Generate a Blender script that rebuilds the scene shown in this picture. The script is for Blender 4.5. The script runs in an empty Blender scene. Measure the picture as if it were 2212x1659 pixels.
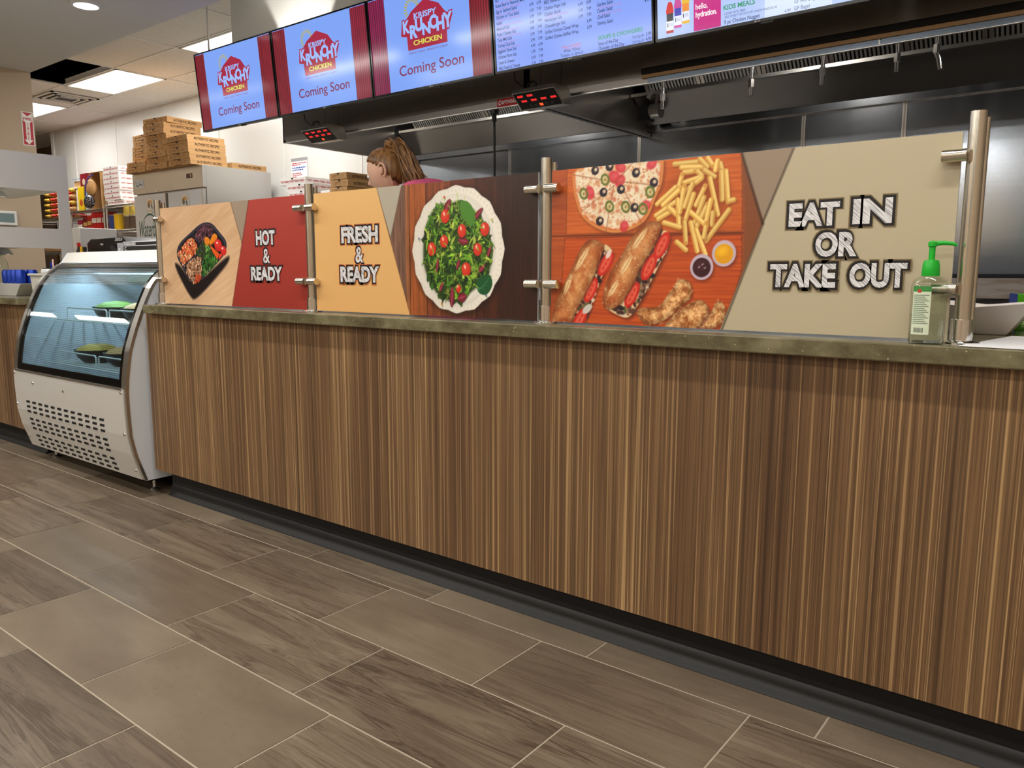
import bpy, bmesh, math, random
import numpy as np
from mathutils import Vector, Matrix
random.seed(7)
PI = math.pi
scn = bpy.context.scene
COL = scn.collection

# ------------------------------------------------------------------ camera
cam = bpy.data.cameras.new('camera'); cam_o = bpy.data.objects.new('camera', cam); COL.objects.link(cam_o)
cam.sensor_fit = 'HORIZONTAL'; cam.sensor_width = 36.0; cam.lens = 1687.49 / 2212 * 36.0
cam.clip_start = 0.05; cam.clip_end = 200
YAW, PITCH, ROLL = 0.6632, 0.1401, 0.0022
_f = Vector((-math.sin(YAW) * math.cos(PITCH), math.cos(YAW) * math.cos(PITCH), -math.sin(PITCH)))
_r = Vector((math.cos(YAW), math.sin(YAW), 0)); _u = _r.cross(_f)
_r2 = _r * math.cos(ROLL) + _u * math.sin(ROLL); _u2 = _u * math.cos(ROLL) - _r * math.sin(ROLL)
cam_o.matrix_world = Matrix(((_r2.x, _u2.x, -_f.x, 3.1436), (_r2.y, _u2.y, -_f.y, -1.7172), (_r2.z, _u2.z, -_f.z, 1.0409), (0, 0, 0, 1)))
scn.camera = cam_o

# ------------------------------------------------------------------ view, world
vs = scn.view_settings
vs.view_transform = 'Standard'; vs.look = 'None'; vs.gamma = 1.0; vs.use_curve_mapping = False
vs.exposure = 0.12
scn.cycles.use_denoising = True
scn.cycles.max_bounces = 8
scn.cycles.sample_clamp_indirect = 6.0
world = bpy.data.worlds.new('daylight'); scn.world = world; world.use_nodes = True
wn = world.node_tree.nodes; wl = world.node_tree.links
sky = wn.new('ShaderNodeTexSky'); sky.sky_type = 'HOSEK_WILKIE'; sky.turbidity = 4.0; sky.sun_direction = (-0.3, 0.5, 0.8)
wl.new(sky.outputs[0], wn['Background'].inputs[0]); wn['Background'].inputs[1].default_value = 2.2

def area(name, loc, sx, sy, power, color=(1, 1, 1), rot=(0, 0, 0), parent=None, spread=PI):
    l = bpy.data.lights.new(name, 'AREA'); l.shape = 'RECTANGLE'; l.size = sx; l.size_y = sy; l.energy = power; l.color = color
    l.spread = spread
    o = bpy.data.objects.new(name, l); COL.objects.link(o); o.location = loc; o.rotation_euler = rot
    if parent: o.parent = parent; o.location = Vector(loc) - parent.location
    return o

# ------------------------------------------------------------------ helpers
def lin(c):
    if isinstance(c, tuple) and len(c) == 2 and c[0] == 'L': return c[1]
    if isinstance(c, str):
        c = [int(c[i:i + 2], 16) / 255 for i in (0, 2, 4)]
    else:
        c = [v / 255 for v in c]
    return tuple(v / 12.92 if v <= .04045 else ((v + .055) / 1.055) ** 2.4 for v in c)

MATS = {}
def mat(name, col=(128, 128, 128), rough=.5, metal=0.0, spec=.5, coat=0, emit=None, estr=0, trans=0, ior=1.45, bump=None, alpha=1):
    m = bpy.data.materials.new(name); m.use_nodes = True
    b = m.node_tree.nodes['Principled BSDF']
    b.inputs['Base Color'].default_value = (*lin(col), 1); b.inputs['Roughness'].default_value = rough
    b.inputs['Metallic'].default_value = metal; b.inputs['Specular IOR Level'].default_value = spec
    b.inputs['Coat Weight'].default_value = coat; b.inputs['Coat Roughness'].default_value = .06
    b.inputs['Transmission Weight'].default_value = trans; b.inputs['IOR'].default_value = ior
    b.inputs['Alpha'].default_value = alpha
    if emit: b.inputs['Emission Color'].default_value = (*lin(emit), 1); b.inputs['Emission Strength'].default_value = estr
    if bump:
        nt = m.node_tree; t = nt.nodes.new('ShaderNodeTexCoord'); mp = nt.nodes.new('ShaderNodeMapping')
        n = nt.nodes.new('ShaderNodeTexNoise'); bp = nt.nodes.new('ShaderNodeBump')
        mp.inputs['Scale'].default_value = bump[0]; n.inputs['Scale'].default_value = 1; n.inputs['Detail'].default_value = 4
        bp.inputs['Strength'].default_value = bump[1]; bp.inputs['Distance'].default_value = .01
        nt.links.new(t.outputs['Object'], mp.inputs[0]); nt.links.new(mp.outputs[0], n.inputs[0])
        nt.links.new(n.outputs[0], bp.inputs['Height']); nt.links.new(bp.outputs[0], b.inputs['Normal'])
    MATS[name] = m
    return m

def nt_of(m): return m.node_tree, m.node_tree.nodes, m.node_tree.links, m.node_tree.nodes['Principled BSDF']
def ramp(nodes, stops, interp='LINEAR'):
    r = nodes.new('ShaderNodeValToRGB'); e = r.color_ramp; e.interpolation = interp
    while len(e.elements) < len(stops): e.elements.new(.5)
    for el, (p, c) in zip(e.elements, stops):
        el.position = p; el.color = (*(lin(c) if not isinstance(c, float) else (c, c, c)), 1)
    return r
def noise(nt, vec, scale, sc=1.0, detail=3, rough=.5, dist=0):
    mp = nt.nodes.new('ShaderNodeMapping'); mp.inputs['Scale'].default_value = scale
    n = nt.nodes.new('ShaderNodeTexNoise'); n.inputs['Scale'].default_value = sc; n.inputs['Detail'].default_value = detail
    n.inputs['Roughness'].default_value = rough; n.inputs['Distortion'].default_value = dist
    nt.links.new(vec, mp.inputs[0]); nt.links.new(mp.outputs[0], n.inputs[0])
    return n
def mix(nt, a, b, fac, mode='MIX'):
    x = nt.nodes.new('ShaderNodeMix'); x.data_type = 'RGBA'; x.blend_type = mode
    for sock, v in ((x.inputs[6], a), (x.inputs[7], b), (x.inputs[0], fac)):
        if hasattr(v, 'is_output'): nt.links.new(v, sock)
        elif isinstance(v, (int, float)): sock.default_value = v
        else: sock.default_value = (*lin(v), 1)
    return x.outputs[2]

def steel(name, col, rough, scale=(2, 2, 220), amt=.12, var=.10):
    """brushed stainless: fine streak noise drives roughness and a slight bump"""
    m = mat(name, col, rough, 1.0); nt, N, L, b = nt_of(m)
    tc = N.new('ShaderNodeTexCoord'); n = noise(nt, tc.outputs['Object'], scale, 1, 5, .7)
    mr = N.new('ShaderNodeMapRange'); mr.inputs[3].default_value = max(.05, rough - var); mr.inputs[4].default_value = rough + var
    L.new(n.outputs[0], mr.inputs[0]); L.new(mr.outputs[0], b.inputs['Roughness'])
    bp = N.new('ShaderNodeBump'); bp.inputs['Strength'].default_value = amt; bp.inputs['Distance'].default_value = .002
    L.new(n.outputs[0], bp.inputs['Height']); L.new(bp.outputs[0], b.inputs['Normal'])
    return m

def colmat(name, rough=.5, coat=0, emit=0.0, metal=0):
    """material whose colour comes from the per-face / per-vertex print colours"""
    m = mat(name, (200, 200, 200), rough, metal, .5, coat); nt, N, L, b = nt_of(m)
    a = N.new('ShaderNodeAttribute'); a.attribute_name = 'Col'
    if emit:
        b.inputs['Base Color'].default_value = (.01, .01, .01, 1); L.new(a.outputs[0], b.inputs['Emission Color'])
        b.inputs['Emission Strength'].default_value = emit
    else:
        L.new(a.outputs[0], b.inputs['Base Color'])
    return m

class MB:
    def __init__(s, o=(0, 0, 0)):
        s.v = []; s.f = []; s.m = []; s.c = []; s.o = Vector(o); s.mats = []; s.usecol = False
    def mi(s, m):
        if isinstance(m, str): m = MATS[m]
        if m not in s.mats: s.mats.append(m)
        return s.mats.index(m)
    def add(s, vs, fs, m, c=None):
        k = len(s.v); i = s.mi(m); s.v.extend(Vector(p) for p in vs)
        for f in fs: s.f.append([k + q for q in f]); s.m.append(i); s.c.append(c)
        if c is not None: s.usecol = True
        return s
    def poly(s, pts, m, c=None): return s.add(pts, [list(range(len(pts)))], m, c)
    def box(s, x0, y0, z0, x1, y1, z1, m, c=None):
        x0, x1 = min(x0, x1), max(x0, x1); y0, y1 = min(y0, y1), max(y0, y1); z0, z1 = min(z0, z1), max(z0, z1)
        return s.add([(x0, y0, z0), (x1, y0, z0), (x1, y1, z0), (x0, y1, z0), (x0, y0, z1), (x1, y0, z1), (x1, y1, z1), (x0, y1, z1)],
                     [(0, 3, 2, 1), (4, 5, 6, 7), (0, 1, 5, 4), (1, 2, 6, 5), (2, 3, 7, 6), (3, 0, 4, 7)], m, c)
    def hexa(s, p, m, c=None):
        return s.add(p, [(0, 3, 2, 1), (4, 5, 6, 7), (0, 1, 5, 4), (1, 2, 6, 5), (2, 3, 7, 6), (3, 0, 4, 7)], m, c)
    def cyl(s, p0, p1, r0, m, r1=None, n=16, caps=True, c=None):
        p0 = Vector(p0); p1 = Vector(p1); r1 = r0 if r1 is None else r1
        d = (p1 - p0).normalized(); a = d.orthogonal().normalized(); b = d.cross(a)
        vs = [p0 + (a * math.cos(2 * PI * i / n) + b * math.sin(2 * PI * i / n)) * r0 for i in range(n)] + \
             [p1 + (a * math.cos(2 * PI * i / n) + b * math.sin(2 * PI * i / n)) * r1 for i in range(n)]
        fs = [(i, (i + 1) % n, n + (i + 1) % n, n + i) for i in range(n)]
        if caps: fs += [tuple(range(n))[::-1], tuple(range(n, 2 * n))]
        return s.add(vs, fs, m, c)
    def lathe(s, prof, c0, m, n=24, sy=1.0, c=None):
        cx, cy, cz = c0; vs = []
        for r, z in prof:
            for i in range(n):
                a = 2 * PI * i / n; vs.append((cx + r * math.cos(a), cy + r * math.sin(a) * sy, cz + z))
        fs = [(k * n + i, k * n + (i + 1) % n, (k + 1) * n + (i + 1) % n, (k + 1) * n + i) for k in range(len(prof) - 1) for i in range(n)]
        fs += [tuple(range(n))[::-1], tuple(range((len(prof) - 1) * n, len(prof) * n))]
        return s.add(vs, fs, m, c)
    def tube(s, pts, r, m, n=8, r1=None, c=None):
        pts = [Vector(p) for p in pts]; K = len(pts); vs = []; up = None
        for k, p in enumerate(pts):
            d = (pts[min(k + 1, K - 1)] - pts[max(k - 1, 0)]).normalized()
            a = d.orthogonal().normalized() if up is None else (up - d * up.dot(d)).normalized()
            up = a; b = d.cross(a)
            rr = r[k] if isinstance(r, (list, tuple)) else (r if r1 is None else r + (r1 - r) * k / (K - 1))
            vs += [p + (a * math.cos(2 * PI * i / n) + b * math.sin(2 * PI * i / n)) * rr for i in range(n)]
        fs = [(k * n + i, k * n + (i + 1) % n, (k + 1) * n + (i + 1) % n, (k + 1) * n + i) for k in range(K - 1) for i in range(n)]
        fs += [tuple(range(n))[::-1], tuple(range((K - 1) * n, K * n))]
        return s.add(vs, fs, m, c)
    def ball(s, ctr, r, m, nu=16, nv=10, c=None):
        if not isinstance(r, (tuple, list)): r = (r, r, r)
        vs = [(ctr[0], ctr[1], ctr[2] - r[2])]
        for j in range(1, nv):
            t = PI * j / nv - PI / 2
            vs += [(ctr[0] + r[0] * math.cos(t) * math.cos(2 * PI * i / nu), ctr[1] + r[1] * math.cos(t) * math.sin(2 * PI * i / nu), ctr[2] + r[2] * math.sin(t)) for i in range(nu)]
        vs.append((ctr[0], ctr[1], ctr[2] + r[2])); L = len(vs) - 1
        fs = [(0, 1 + (i + 1) % nu, 1 + i) for i in range(nu)]
        for j in range(nv - 2):
            fs += [(1 + j * nu + i, 1 + j * nu + (i + 1) % nu, 1 + (j + 1) * nu + (i + 1) % nu, 1 + (j + 1) * nu + i) for i in range(nu)]
        fs += [(1 + (nv - 2) * nu + i, 1 + (nv - 2) * nu + (i + 1) % nu, L) for i in range(nu)]
        return s.add(vs, fs, m, c)
    def prism(s, pts, a, b, m, axis='x', c=None, closed=True):
        """extrude a 2-D outline: axis x: outline in (y,z); y: (x,z); z: (x,y)"""
        def P(p, t): return {'x': (t, p[0], p[1]), 'y': (p[0], t, p[1]), 'z': (p[0], p[1], t)}[axis]
        n = len(pts); vs = [P(p, a) for p in pts] + [P(p, b) for p in pts]
        fs = [(i, (i + 1) % n, n + (i + 1) % n, n + i) for i in range(n if closed else n - 1)]
        if closed: fs += [tuple(range(n))[::-1], tuple(range(n, 2 * n))]
        return s.add(vs, fs, m, c)
    def flat(s, fr, pts, d, m, c=None):
        O, U, V, N = fr
        return s.poly([O + U * p[0] + V * p[1] + N * d for p in pts], m, c)
    def rect(s, fr, u0, v0, u1, v1, d, m, c=None): return s.flat(fr, [(u0, v0), (u1, v0), (u1, v1), (u0, v1)], d, m, c)
    def disc(s, fr, u, v, r, d, m, c=None, ry=None, n=20, a0=0, a1=2 * PI):
        ry = r if ry is None else ry
        return s.flat(fr, [(u + r * math.cos(a0 + (a1 - a0) * i / n), v + ry * math.sin(a0 + (a1 - a0) * i / n)) for i in range(n)], d, m, c)
    def stroke(s, fr, pts, w, d, m, c=None):
        """a drawn line of varying width as flat quads"""
        K = len(pts)
        for k in range(K - 1):
            a = Vector(pts[k][:2]); b = Vector(pts[k + 1][:2]); t = (b - a).normalized(); n = Vector((-t.y, t.x))
            wa = w[k] if isinstance(w, list) else w; wb = w[k + 1] if isinstance(w, list) else w
            s.flat(fr, [a - n * wa / 2, b - n * wb / 2, b + n * wb / 2, a + n * wa / 2], d + k * 1e-6, m, c)
        return s
    def text(s, fr, txt, d, m, c=None, box=None, pos=None, size=None, align='L', bold=0.0, rot=0, shear=0, xs=1.0, depth=0):
        vs, fs = glyphs(txt, bold, shear)
        if not vs: return s
        x0 = min(p[0] for p in vs); x1 = max(p[0] for p in vs); y0 = min(p[1] for p in vs); y1 = max(p[1] for p in vs)
        if box:
            sx = (box[2] - box[0]) / (x1 - x0); sy = (box[3] - box[1]) / (y1 - y0)
            q = [(box[0] + (p[0] - x0) * sx, box[1] + (p[1] - y0) * sy) for p in vs]
        else:
            w = (x1 - x0) * size * xs; off = {'L': 0, 'C': -w / 2, 'R': -w}[align]
            cr, sr = math.cos(rot), math.sin(rot)
            q = [((p[0] - x0) * size * xs + off, p[1] * size) for p in vs]
            q = [(pos[0] + a * cr - b * sr, pos[1] + a * sr + b * cr) for a, b in q]
        O, U, V, N = fr
        return s.add([O + U * a + V * b + N * d for a, b in q], fs, m, c)
    def build(s, name, parent=None, smooth=None, bevel=0, seg=2, wn=False):
        org = s.o if parent is None or s.o.length else Vector((0, 0, 0))
        me = bpy.data.meshes.new(name); me.from_pydata([p - org for p in s.v], [], s.f)
        for m in s.mats: me.materials.append(m)
        me.polygons.foreach_set('material_index', s.m)
        if s.usecol:
            at = me.color_attributes.new('Col', 'FLOAT_COLOR', 'CORNER'); arr = []
            for f, c in zip(s.f, s.c):
                cc = (*lin(c), 1) if c is not None else (1, 1, 1, 1); arr += list(cc) * len(f)
            at.data.foreach_set('color', arr)
        me.update()
        if bevel:
            bm = bmesh.new(); bm.from_mesh(me)
            bmesh.ops.remove_doubles(bm, verts=bm.verts, dist=1e-6)
            es = [e for e in bm.edges if len(e.link_faces) == 2 and e.calc_face_angle(0) > .5]
            rb = bmesh.ops.bevel(bm, geom=es, offset=bevel, segments=seg, profile=.5, affect='EDGES', clamp_overlap=True)
            for q in rb['faces']: q.smooth = False
            bm.to_mesh(me); bm.free()
        if smooth:
            me.polygons.foreach_set('use_smooth', [True] * len(me.polygons)); me.set_sharp_from_angle(angle=math.radians(smooth))
        o = bpy.data.objects.new(name, me); COL.objects.link(o)
        if parent is not None: o.parent = parent
        elif s.o.length: o.location = s.o
        return o

_GL = {}
def glyphs(txt, bold=0.0, shear=0):
    key = (txt, bold, shear)
    if key not in _GL:
        cu = bpy.data.curves.new('t', 'FONT'); cu.body = txt; cu.size = 1; cu.offset = bold; cu.shear = shear; cu.resolution_u = 4
        cu.fill_mode = 'FRONT'
        o = bpy.data.objects.new('t', cu); me = o.to_mesh()
        _GL[key] = ([(v.co.x, v.co.y) for v in me.vertices], [list(p.vertices) for p in me.polygons])
        o.to_mesh_clear(); bpy.data.objects.remove(o); bpy.data.curves.remove(cu)
    return _GL[key]

def tag(o, label, cat, group=None, kind=None):
    o['label'] = label; o['category'] = cat
    if group: o['group'] = group
    if kind: o['kind'] = kind
    return o
def thing(name, label, cat, loc=(0, 0, 0), rz=0, group=None):
    o = bpy.data.objects.new(name, None); COL.objects.link(o); o.location = loc; o.rotation_euler = (0, 0, rz); o.empty_display_size = .05
    return tag(o, label, cat, group)
def struct(o, label=None):
    o['kind'] = 'structure'
    if label: o['label'] = label
    return o
def dup(root, loc=None, rz=None, label=None):
    c = root.copy(); COL.objects.link(c)
    if loc is not None: c.location = loc
    if rz is not None: c.rotation_euler = (0, 0, rz)
    if label: c['label'] = label
    def kids(a, b):
        for ch in a.children:
            if ch.type == 'LIGHT': continue
            k = ch.copy(); COL.objects.link(k); k.parent = b; kids(ch, k)
    kids(root, c)
    return c
X = Vector((1, 0, 0)); Y = Vector((0, 1, 0)); Z = Vector((0, 0, 1))
def front(x, y, z): return (Vector((x, y, z)), X, Z, -Y)      # a plane that faces the customers
def side(x, y, z): return (Vector((x, y, z)), Y, Z, X)        # a plane that faces right (+x)

# ------------------------------------------------------------------ materials
steel('steel', (200, 198, 192), .28)
steel('steel_dark', (158, 152, 146), .3, (3, 3, 120), .04, .06)
MATS['steel_dark'].node_tree.nodes['Principled BSDF'].inputs['Metallic'].default_value = .85
steel('steel_wall', (176, 184, 194), .15, (1.2, 1.2, 60), .025, .04)
steel('steel_matte', (205, 203, 198), .38, (60, 60, 60), .05, .06)
steel('steel_post', (214, 208, 196), .2, (90, 90, 2), .06, .06)
mat('chrome', (225, 225, 225), .08, 1)
mat('steel_plain', (204, 202, 196), .3, 1)
mat('steel_satin', (222, 220, 214), .42, .45)
mat('steel_blue', (120, 132, 146), .25, .9)
mat('baffle_steel', (150, 148, 146), .38, .55)
mat('black_plastic', (14, 14, 15), .35)
mat('black_gloss', (8, 8, 9), .12)
mat('black_matte', (10, 10, 11), .7)
mat('dark_grey', (48, 49, 50), .45)
mat('rubber', (16, 16, 17), .42)
mat('white_paint', (226, 226, 222), .55)
mat('white_panel', (218, 218, 214), .28)
mat('tan_paint', (186, 166, 142), .6)
mat('grey_paint', (206, 206, 204), .7)
mat('case_white', (212, 216, 220), .35)
mat('paper', (238, 238, 240), .7)
mat('cardboard', (188, 146, 96), .75)
mat('cardboard_dark', (40, 28, 18), .8)
mat('box_white', (230, 226, 224), .6)
mat('ink_red', (190, 40, 50), .6)
mat('ink_dark', (58, 36, 20), .7); mat('ink_soft', (120, 86, 54), .7)
mat('plastic_grey', (190, 188, 178), .4)
mat('green_plastic', (30, 175, 50), .3, spec=.5)
mat('skin', (222, 176, 150), .5)
mat('shirt_pink', (226, 96, 134), .8)
mat('jeans', (40, 50, 74), .85)
mat('shoe', (28, 28, 30), .6)
mat('led_white', (255, 255, 255), .4, emit=(205, 228, 255), estr=2.2)
mat('troffer_lens', (255, 255, 255), .4, emit=(255, 252, 246), estr=2.6)
mat('strip_lens', (255, 255, 255), .4, emit=(255, 250, 240), estr=9.0)
mat('downlight_lens', (255, 255, 255), .4, emit=(240, 244, 255), estr=2.2)
mat('red_led', (30, 4, 4), .3, emit=(255, 40, 40), estr=1.6)
mat('orange_led', (30, 4, 4), .3, emit=(255, 90, 40), estr=1.0)
mat('wood_tan', (170, 135, 92), .5)
mat('grout', (172, 160, 140), .8)
mat('food_yellow', (214, 178, 84), .6, bump=((60, 60, 60), .6))
mat('food_green', (120, 150, 60), .6, bump=((60, 60, 60), .6))
mat('food_tan', (196, 150, 96), .6, bump=((60, 60, 60), .6))
mat('leaf', (150, 190, 80), .7, bump=((4, 4, 4), 1))
mat('ground_grey', (150, 150, 145), .9)
colmat('print', .42)
colmat('vinyl', .3, .22)
colmat('screen', .12, 0, 1.0)
colmat('satin', .35)

def m_glass(name, tint, ior=1.5, rough=.0, boost=1.0):
    m = bpy.data.materials.new(name); m.use_nodes = True; N = m.node_tree.nodes; L = m.node_tree.links
    for n in list(N): N.remove(n)
    out = N.new('ShaderNodeOutputMaterial'); mx = N.new('ShaderNodeMixShader'); t = N.new('ShaderNodeBsdfTransparent'); g = N.new('ShaderNodeBsdfGlossy')
    ge = N.new('ShaderNodeNewGeometry'); dt = N.new('ShaderNodeVectorMath'); dt.operation = 'DOT_PRODUCT'; L.new(ge.outputs['Normal'], dt.inputs[0]); L.new(ge.outputs['Incoming'], dt.inputs[1])
    def M(op, x, y=None):
        n = N.new('ShaderNodeMath'); n.operation = op; n.use_clamp = op == 'ADD'
        for k, v in enumerate((x, y)):
            if v is None: continue
            if hasattr(v, 'is_output'): L.new(v, n.inputs[k])
            else: n.inputs[k].default_value = v
        return n.outputs[0]
    r0 = ((ior - 1) / (ior + 1)) ** 2
    fac = M('ADD', M('MULTIPLY', M('POWER', M('SUBTRACT', 1.0, M('ABSOLUTE', dt.outputs['Value'])), 5.0), boost * (1 - r0)), boost * r0)
    t.inputs[0].default_value = (*lin(tint), 1); g.inputs['Roughness'].default_value = rough
    L.new(fac, mx.inputs[0]); L.new(t.outputs[0], mx.inputs[1]); L.new(g.outputs[0], mx.inputs[2]); L.new(mx.outputs[0], out.inputs[0])
    MATS[name] = m
m_glass('case_glass', (226, 238, 240), 1.5, .0, 1.8)
m_glass('window_glass', (240, 246, 244), 1.45)
m_glass('clear_plastic', (244, 249, 245), 1.5, .04, 1.6)

def m_laminate():
    m = mat('wood_laminate', (140, 108, 72), .42); nt, N, L, b = nt_of(m)
    tc = N.new('ShaderNodeTexCoord').outputs['Object']
    a = noise(nt, tc, (84, 84, .4), 1, 3, .6, .2); r1 = ramp(N, [(.30, (90, 69, 48)), (.42, (122, 94, 66)), (.50, (144, 113, 79)), (.57, (108, 84, 60)), (.66, (154, 123, 86)), (.74, (172, 140, 99))])
    L.new(a.outputs[0], r1.inputs[0])
    f = noise(nt, tc, (330, 330, 1.6), 1, 3, .6); r2 = ramp(N, [(.35, (170, 160, 150)), (.65, (255, 255, 255))]); L.new(f.outputs[0], r2.inputs[0])
    h = noise(nt, tc, (105, 105, .3), 1, 1, .5, .12); r3 = ramp(N, [(.565, (0, 0, 0)), (.61, (255, 255, 255)), (.66, (60, 60, 60))]); L.new(h.outputs[0], r3.inputs[0])
    w = noise(nt, tc, (5, 5, .3), 1, 2); r4 = ramp(N, [(.3, (205, 195, 190)), (.7, (255, 252, 245))]); L.new(w.outputs[0], r4.inputs[0])
    c = mix(nt, r1.outputs[0], r2.outputs[0], .55, 'MULTIPLY'); c = mix(nt, c, (190, 158, 113), r3.outputs[0]); c = mix(nt, c, r4.outputs[0], 1.0, 'MULTIPLY')
    L.new(c, b.inputs['Base Color'])
m_laminate()

def m_worktop():
    m = mat('worktop_olive', (108, 102, 76), .25); nt, N, L, b = nt_of(m)
    tc = N.new('ShaderNodeTexCoord').outputs['Object']
    a = noise(nt, tc, (9, 9, 14), 1, 6, .65); r1 = ramp(N, [(.32, (78, 70, 50)), (.5, (104, 98, 72)), (.68, (128, 122, 94))]); L.new(a.outputs[0], r1.inputs[0])
    v = N.new('ShaderNodeTexVoronoi'); v.inputs['Scale'].default_value = 90; L.new(tc, v.inputs[0])
    r2 = ramp(N, [(.10, (255, 255, 255)), (.19, (0, 0, 0))]); L.new(v.outputs['Distance'], r2.inputs[0])
    g = noise(nt, tc, (40, 40, 40), 1, 2); r3 = ramp(N, [(.52, (0, 0, 0)), (.6, (255, 255, 255))]); L.new(g.outputs[0], r3.inputs[0])
    k = mix(nt, r2.outputs[0], r3.outputs[0], 1.0, 'MULTIPLY')
    L.new(mix(nt, r1.outputs[0], (176, 168, 134), k), b.inputs['Base Color'])
m_worktop()

def m_tile():
    m = mat('floor_tile', (140, 126, 108), .36); nt, N, L, b = nt_of(m)
    tc = N.new('ShaderNodeTexCoord').outputs['Object']
    at = N.new('ShaderNodeAttribute'); at.attribute_name = 'Col'
    sp = N.new('ShaderNodeSeparateColor'); L.new(at.outputs[0], sp.inputs[0])
    off = N.new('ShaderNodeCombineXYZ'); mu = N.new('ShaderNodeMath'); mu.operation = 'MULTIPLY'; mu.inputs[1].default_value = 40
    L.new(sp.outputs[2], mu.inputs[0]); L.new(mu.outputs[0], off.inputs[2]); L.new(mu.outputs[0], off.inputs[0])
    ad = N.new('ShaderNodeVectorMath'); L.new(tc, ad.inputs[0]); L.new(off.outputs[0], ad.inputs[1]); vec = ad.outputs[0]
    cl = noise(nt, vec, (2.2, 5, 3), 1, 5, .6); rc = ramp(N, [(.3, (112, 99, 84)), (.55, (127, 114, 97)), (.75, (140, 128, 111))]); L.new(cl.outputs[0], rc.inputs[0])
    ve = noise(nt, vec, (1.1, 17, 3), 1, 6, .62, .9); rv = ramp(N, [(.40, 0.0), (.46, .5), (.495, .12), (.54, .95), (.58, .35), (.66, .85), (.72, .3)]); L.new(ve.outputs[0], rv.inputs[0])
    am = N.new('ShaderNodeMath'); am.operation = 'MULTIPLY'; L.new(rv.outputs[0], am.inputs[0]); L.new(sp.outputs[1], am.inputs[1])
    c = mix(nt, rc.outputs[0], (74, 60, 48), am.outputs[0])
    fi = noise(nt, vec, (120, 120, 3), 1, 2); rf = ramp(N, [(.66, (255, 255, 255)), (.75, (170, 160, 150))]); L.new(fi.outputs[0], rf.inputs[0])
    c = mix(nt, c, rf.outputs[0], .5, 'MULTIPLY')
    tn = ramp(N, [(0, (206, 202, 196)), (1, (255, 253, 250))]); L.new(sp.outputs[0], tn.inputs[0])
    L.new(mix(nt, c, tn.outputs[0], 1.0, 'MULTIPLY'), b.inputs['Base Color'])
m_tile()

def m_noisy(name, c0, c1, scale, rough, p0=.35, p1=.65):
    m = mat(name, c0, rough); nt, N, L, b = nt_of(m); tc = N.new('ShaderNodeTexCoord').outputs['Object']
    n = noise(nt, tc, scale, 1, 4); r = ramp(N, [(p0, c0), (p1, c1)]); L.new(n.outputs[0], r.inputs[0]); L.new(r.outputs[0], b.inputs['Base Color'])
m_noisy('ceiling_tile', (216, 212, 204), (224, 220, 212), (30, 30, 30), .85)
m_noisy('hair', (96, 64, 34), (150, 108, 62), (60, 60, 5), .42)
m_noisy('griddle_stain', (150, 142, 136), (110, 88, 66), (5, 5, 26), .45, .45, .7)
m_noisy('snack_red', (190, 30, 34), (225, 190, 120), (22, 22, 22), .3, .5, .62)
m_noisy('snack_yellow', (205, 170, 60), (120, 60, 30), (22, 22, 22), .3, .5, .62)
m_noisy('foil_dark', (30, 30, 36), (190, 190, 200), (60, 60, 60), .2, .5, .7)

# ------------------------------------------------------------------ the setting
TX, TY = .6126, .3078
def build_floor():
    rng = random.Random(3)
    offs = {0: -.3887, 1: .073, 2: .3638, 3: .5119, 4: .8034}
    m = MB(); g = .0027
    m.box(-16.2, -7.4, -.06, 4.6, 4.8, -.0012, 'grout')
    for k in range(-14, 25):
        y0, y1 = -k * TY, (1 - k) * TY
        if y1 > 4.8: continue
        ox = offs.get(k, rng.uniform(0, TX)) % TX - TX * 28
        for i in range(38):
            x0 = ox + i * TX; x1 = x0 + TX
            if x1 > 4.6 or x0 < -16.2: continue
            q = rng.random(); vein = 0 if q < .25 else (rng.uniform(.55, 1.0) if q > .5 else .35)
            c = (rng.random() ** .5, vein, rng.random())
            m.add([(x0 + g, y0 + g, 0), (x1 - g, y0 + g, 0), (x1 - g, y1 - g, 0), (x0 + g, y1 - g, 0)], [(0, 1, 2, 3)], 'floor_tile', None)
            m.c[-1] = ('L', c); m.usecol = True
    return m
struct(build_floor().build('floor'), 'brown stone look tiled floor with pale grout')

KC = 3.10            # kitchen ceiling
SC = 2.87            # customer ceiling
def build_ceiling():
    m = MB(); px, py = 1.195, .575; x0 = -6.36; y0 = 2.34
    skip = {(0, 0): 'light', (2, 0): 'light', (-2, 0): 'light', (0, -1): 'open'}
    for i in range(-6, 10):
        for j in range(-2, 3):
            xa, xb = x0 + i * px, x0 + (i + 1) * px; ya, yb = y0 + j * py, y0 + (j + 1) * py
            xa = max(xa, -13); xb = min(xb, 4.5); ya = max(ya, 1.44); yb = min(yb, 4.7)
            if xb <= xa or yb <= ya: continue
            if (i, j) not in skip:
                m.box(xa + .006, ya + .006, KC + .006, xb - .006, yb - .006, KC + .02, 'ceiling_tile')
            m.box(xa - .008, ya, KC - .001, xa + .008, yb, KC + .012, 'white_paint')
            m.box(xa, ya - .008, KC, xb, ya + .008, KC + .012, 'white_paint')
    return m
struct(build_ceiling().build('ceiling'), 'white suspended ceiling of square edged tiles with one tile missing')
m = MB(); m.box(-13.2, 1.3, 3.62, 4.6, 4.8, 3.66, 'black_matte'); struct(m.build('ceiling'), 'dark roof deck above the suspended ceiling')
m = MB(); m.box(-16.2, -7.1, SC, 4.6, 1.48, KC + .1, 'grey_paint'); struct(m.build('ceiling'), 'smooth grey lowered ceiling over the customer side')

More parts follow.
